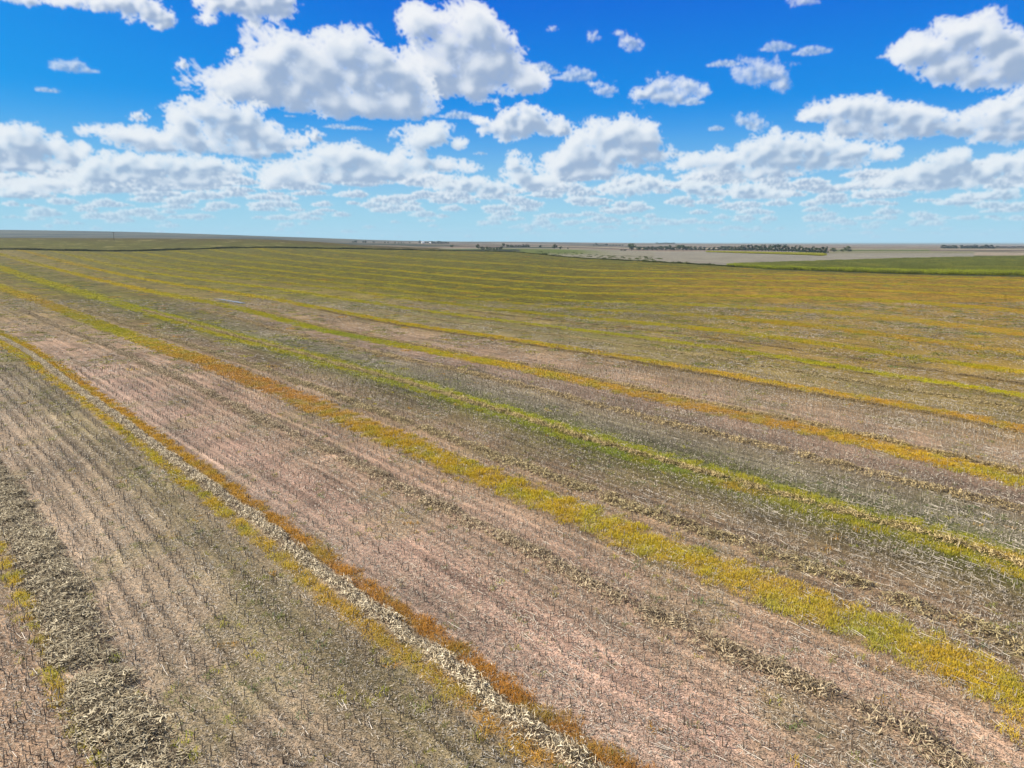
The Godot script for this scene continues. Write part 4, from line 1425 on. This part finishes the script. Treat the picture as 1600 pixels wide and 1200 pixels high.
# ---------------------------------------------------------------- the scene
func _ready() -> void:
	var cam := Camera3D.new()
	cam.position = Vector3(0, EYE, 0)
	cam.rotation.x = -atan(220.0 / 1148.0)
	cam.fov = rad_to_deg(2.0 * atan(600.0 / 1148.0))
	cam.near = 0.1
	cam.far = 12000.0
	put(cam, "camera")
	cam.current = true
	var env := Environment.new()
	env.background_mode = Environment.BG_SKY
	var pano := PanoramaSkyMaterial.new()
	pano.panorama = ImageTexture.create_from_image(sky_picture())
	env.sky = Sky.new()
	env.sky.sky_material = pano
	env.background_energy_multiplier = 0.555
	env.tonemap_mode = Environment.TONE_MAPPER_LINEAR
	env.tonemap_exposure = 1.8
	env.fog_enabled = true
	env.fog_density = 0.00007
	env.fog_light_color = Color(0.75, 0.86, 0.96)
	env.sdfgi_enabled = true
	env.ssao_enabled = true
	env.ssil_enabled = true
	var world := WorldEnvironment.new()
	world.environment = env
	add_child(world)
	world.name = "environment"
	var sun := DirectionalLight3D.new()
	sun.light_color = Color(1.0, 0.95, 0.86)
	sun.light_energy = 1.6
	sun.light_angular_distance = 0.5
	sun.shadow_enabled = true
	add_child(sun)
	sun.name = "sun"
	sun.look_at_from_position(Vector3.ZERO, -Vector3(-0.98, 0.88, -0.22), Vector3.UP)

	rng.seed = 7
	patch_noise = noise(1.0, 4, 3)
	streak_noise = noise(1.0, 3, 4)
	clump_noise = noise(1.0, 2, 8)
	build_tables()
	build_ground(soil_material())

	var mats := {
		"straw": tinted(0.8, 0.3), "weed": tinted(0.8, 0.15, 0.15), "stem": tinted(0.85, 0.25), "leaf": tinted(0.85, 0.15, 0.15),
		"heap": [straw_shape(110, Vector2(0.45, 0.4), 0.24, 1, Vector2(0.06, 0.24), Vector2(0.006, 0.02), 0.9), straw_shape(110, Vector2(0.45, 0.4), 0.24, 2, Vector2(0.06, 0.24), Vector2(0.006, 0.02), 0.9)],
		"litter": [straw_shape(170, Vector2(0.8, 0.8), 0.0, 11, Vector2(0.03, 0.13), Vector2(0.003, 0.011), 0.7), straw_shape(170, Vector2(0.8, 0.8), 0.0, 12, Vector2(0.03, 0.13), Vector2(0.003, 0.011), 0.7), straw_shape(170, Vector2(0.8, 0.8), 0.0, 13, Vector2(0.03, 0.13), Vector2(0.003, 0.011), 0.7)],
		"coarse": [straw_shape(150, Vector2(2.3, 2.3), 0.0, 21, Vector2(0.15, 0.5), Vector2(0.015, 0.04), 0.25), straw_shape(150, Vector2(2.3, 2.3), 0.0, 22, Vector2(0.15, 0.5), Vector2(0.015, 0.04), 0.25)],
		"lying": [], "stalk": [stalk_shape(1), stalk_shape(2), stalk_shape(3)],
		"tuft": [grass_shape(64, 0.24, 0.28, 0.005, 41, 0.9), grass_shape(64, 0.24, 0.28, 0.005, 42, 0.8), grass_shape(64, 0.26, 0.26, 0.005, 43, 0.9)],
		"far_tuft": [grass_shape(110, 1.0, 0.28, 0.022, 51, 0.8), grass_shape(110, 1.0, 0.28, 0.022, 52, 0.8)],
		"weedlet": [grass_shape(34, 0.2, 0.16, 0.007, 61, 1.1, 0.4), grass_shape(30, 0.24, 0.14, 0.008, 62, 1.3, 0.4)],
		"crop": [crop_shape(71, 16, 1.1, 1.25), crop_shape(72, 16, 1.1, 1.25)],
		"brush": [grass_shape(60, 0.5, 0.6, 0.03, 81, 0.8), grass_shape(60, 0.5, 0.6, 0.03, 82, 0.8)],
	}
	for k in 2:
		var r := RandomNumberGenerator.new()
		r.seed = 90 + k
		var g := Geo.new()
		for i in 6:
			var p := Vector3(r.randf_range(-0.8, 0.8), 0.02, r.randf_range(-0.8, 0.8))
			var l := r.randf_range(0.05, 0.2)
			var d := Vector3(r.randf_range(-0.25, 0.25), r.randf_range(-0.02, 0.1), 1.0).normalized()
			g.tube(p - d * l, p + d * l + Vector3(0, 0.02, 0), 0.009, 0.007, 5, Color(0.9, 0.88, 0.84) * r.randf_range(0.6, 1.1))
		mats["lying"].append(g.mesh())

	for n in WINDROWS.size():
		build_windrow(n, mats)
	var strip_labels := ["thin broken line of golden tufts along the left edge of the dark straw heap", "golden weed strip on the left side of the near straw windrow", "orange gold weed strip on the right side of the near straw windrow",
		"broad golden weed strip crossing the whole field, the nearest broad one, orange toward the left", "green weed strip on the near side of the cream windrow in mid field", "lime green weed strip on the far side of the cream windrow in mid field",
		"broad orange brown weed strip just beyond the lime green one", "golden orange weed strip, second beyond the lime green one", "yellow green weed strip turning bright yellow at the right edge", "olive yellow weed strip just beyond the bright yellow one",
		"far orange tan weed strip, second beyond the bright yellow one", "far orange weed strip, third beyond the bright yellow one", "far weed strip, fourth beyond the bright yellow one", "far weed strip, fifth beyond the bright yellow one",
		"far weed strip, sixth beyond the bright yellow one", "very far weed strip, sixth from the far field edge", "very far weed strip, fourth from the far field edge", "very far weed strip, third from the far field edge", "farthest weed strip, close to the far field edge"]
	for n in STRIPS.size():
		build_strip(n, strip_labels[n], mats)
	scatter_ground(mats)
	build_stubble(mats)
	build_puddle()
	build_crops(mats)
	build_trees()
	build_house(on_land(-305.0, 2560.0), Vector3(9.0, 3.6, 7.0), 0.5, 2.6, "farmhouse", "tiny white farmhouse with pale gable roof among dark trees on the skyline", "house")
	build_house(on_land(-256.0, 2340.0), Vector3(4.0, 3.2, 4.0), -0.3, 1.6, "farm_shed", "tiny white shed at the left end of the block of dark trees", "shed")
	build_pole(-440.0, 828.0, 9.5, "lone wooden utility pole standing on the green hill at left")
	build_mast(-138.0, 2600.0, 15.0)
	for spot in [[-11.1, 18.1, 0], [-11.6, 19.6, 1], [-15.7, 22.0, 2]]:
		var o := MeshInstance3D.new()
		o.mesh = mats["tuft"][spot[2]]
		var m := tinted(0.75, 0.2, 0.35)
		m.albedo_color = [Color(0.5, 0.56, 0.2), Color(0.56, 0.58, 0.24), Color(0.72, 0.55, 0.1)][spot[2]]
		o.material_override = m
		o.position = on_land(spot[0], spot[1])
		put(o, "weed_tuft", ["single green tuft at the right side of the dark straw heap", "olive tuft a little behind the green one, at the dark straw heap", "golden tuft at the left edge of the dark straw heap"][spot[2]], "weed tuft")
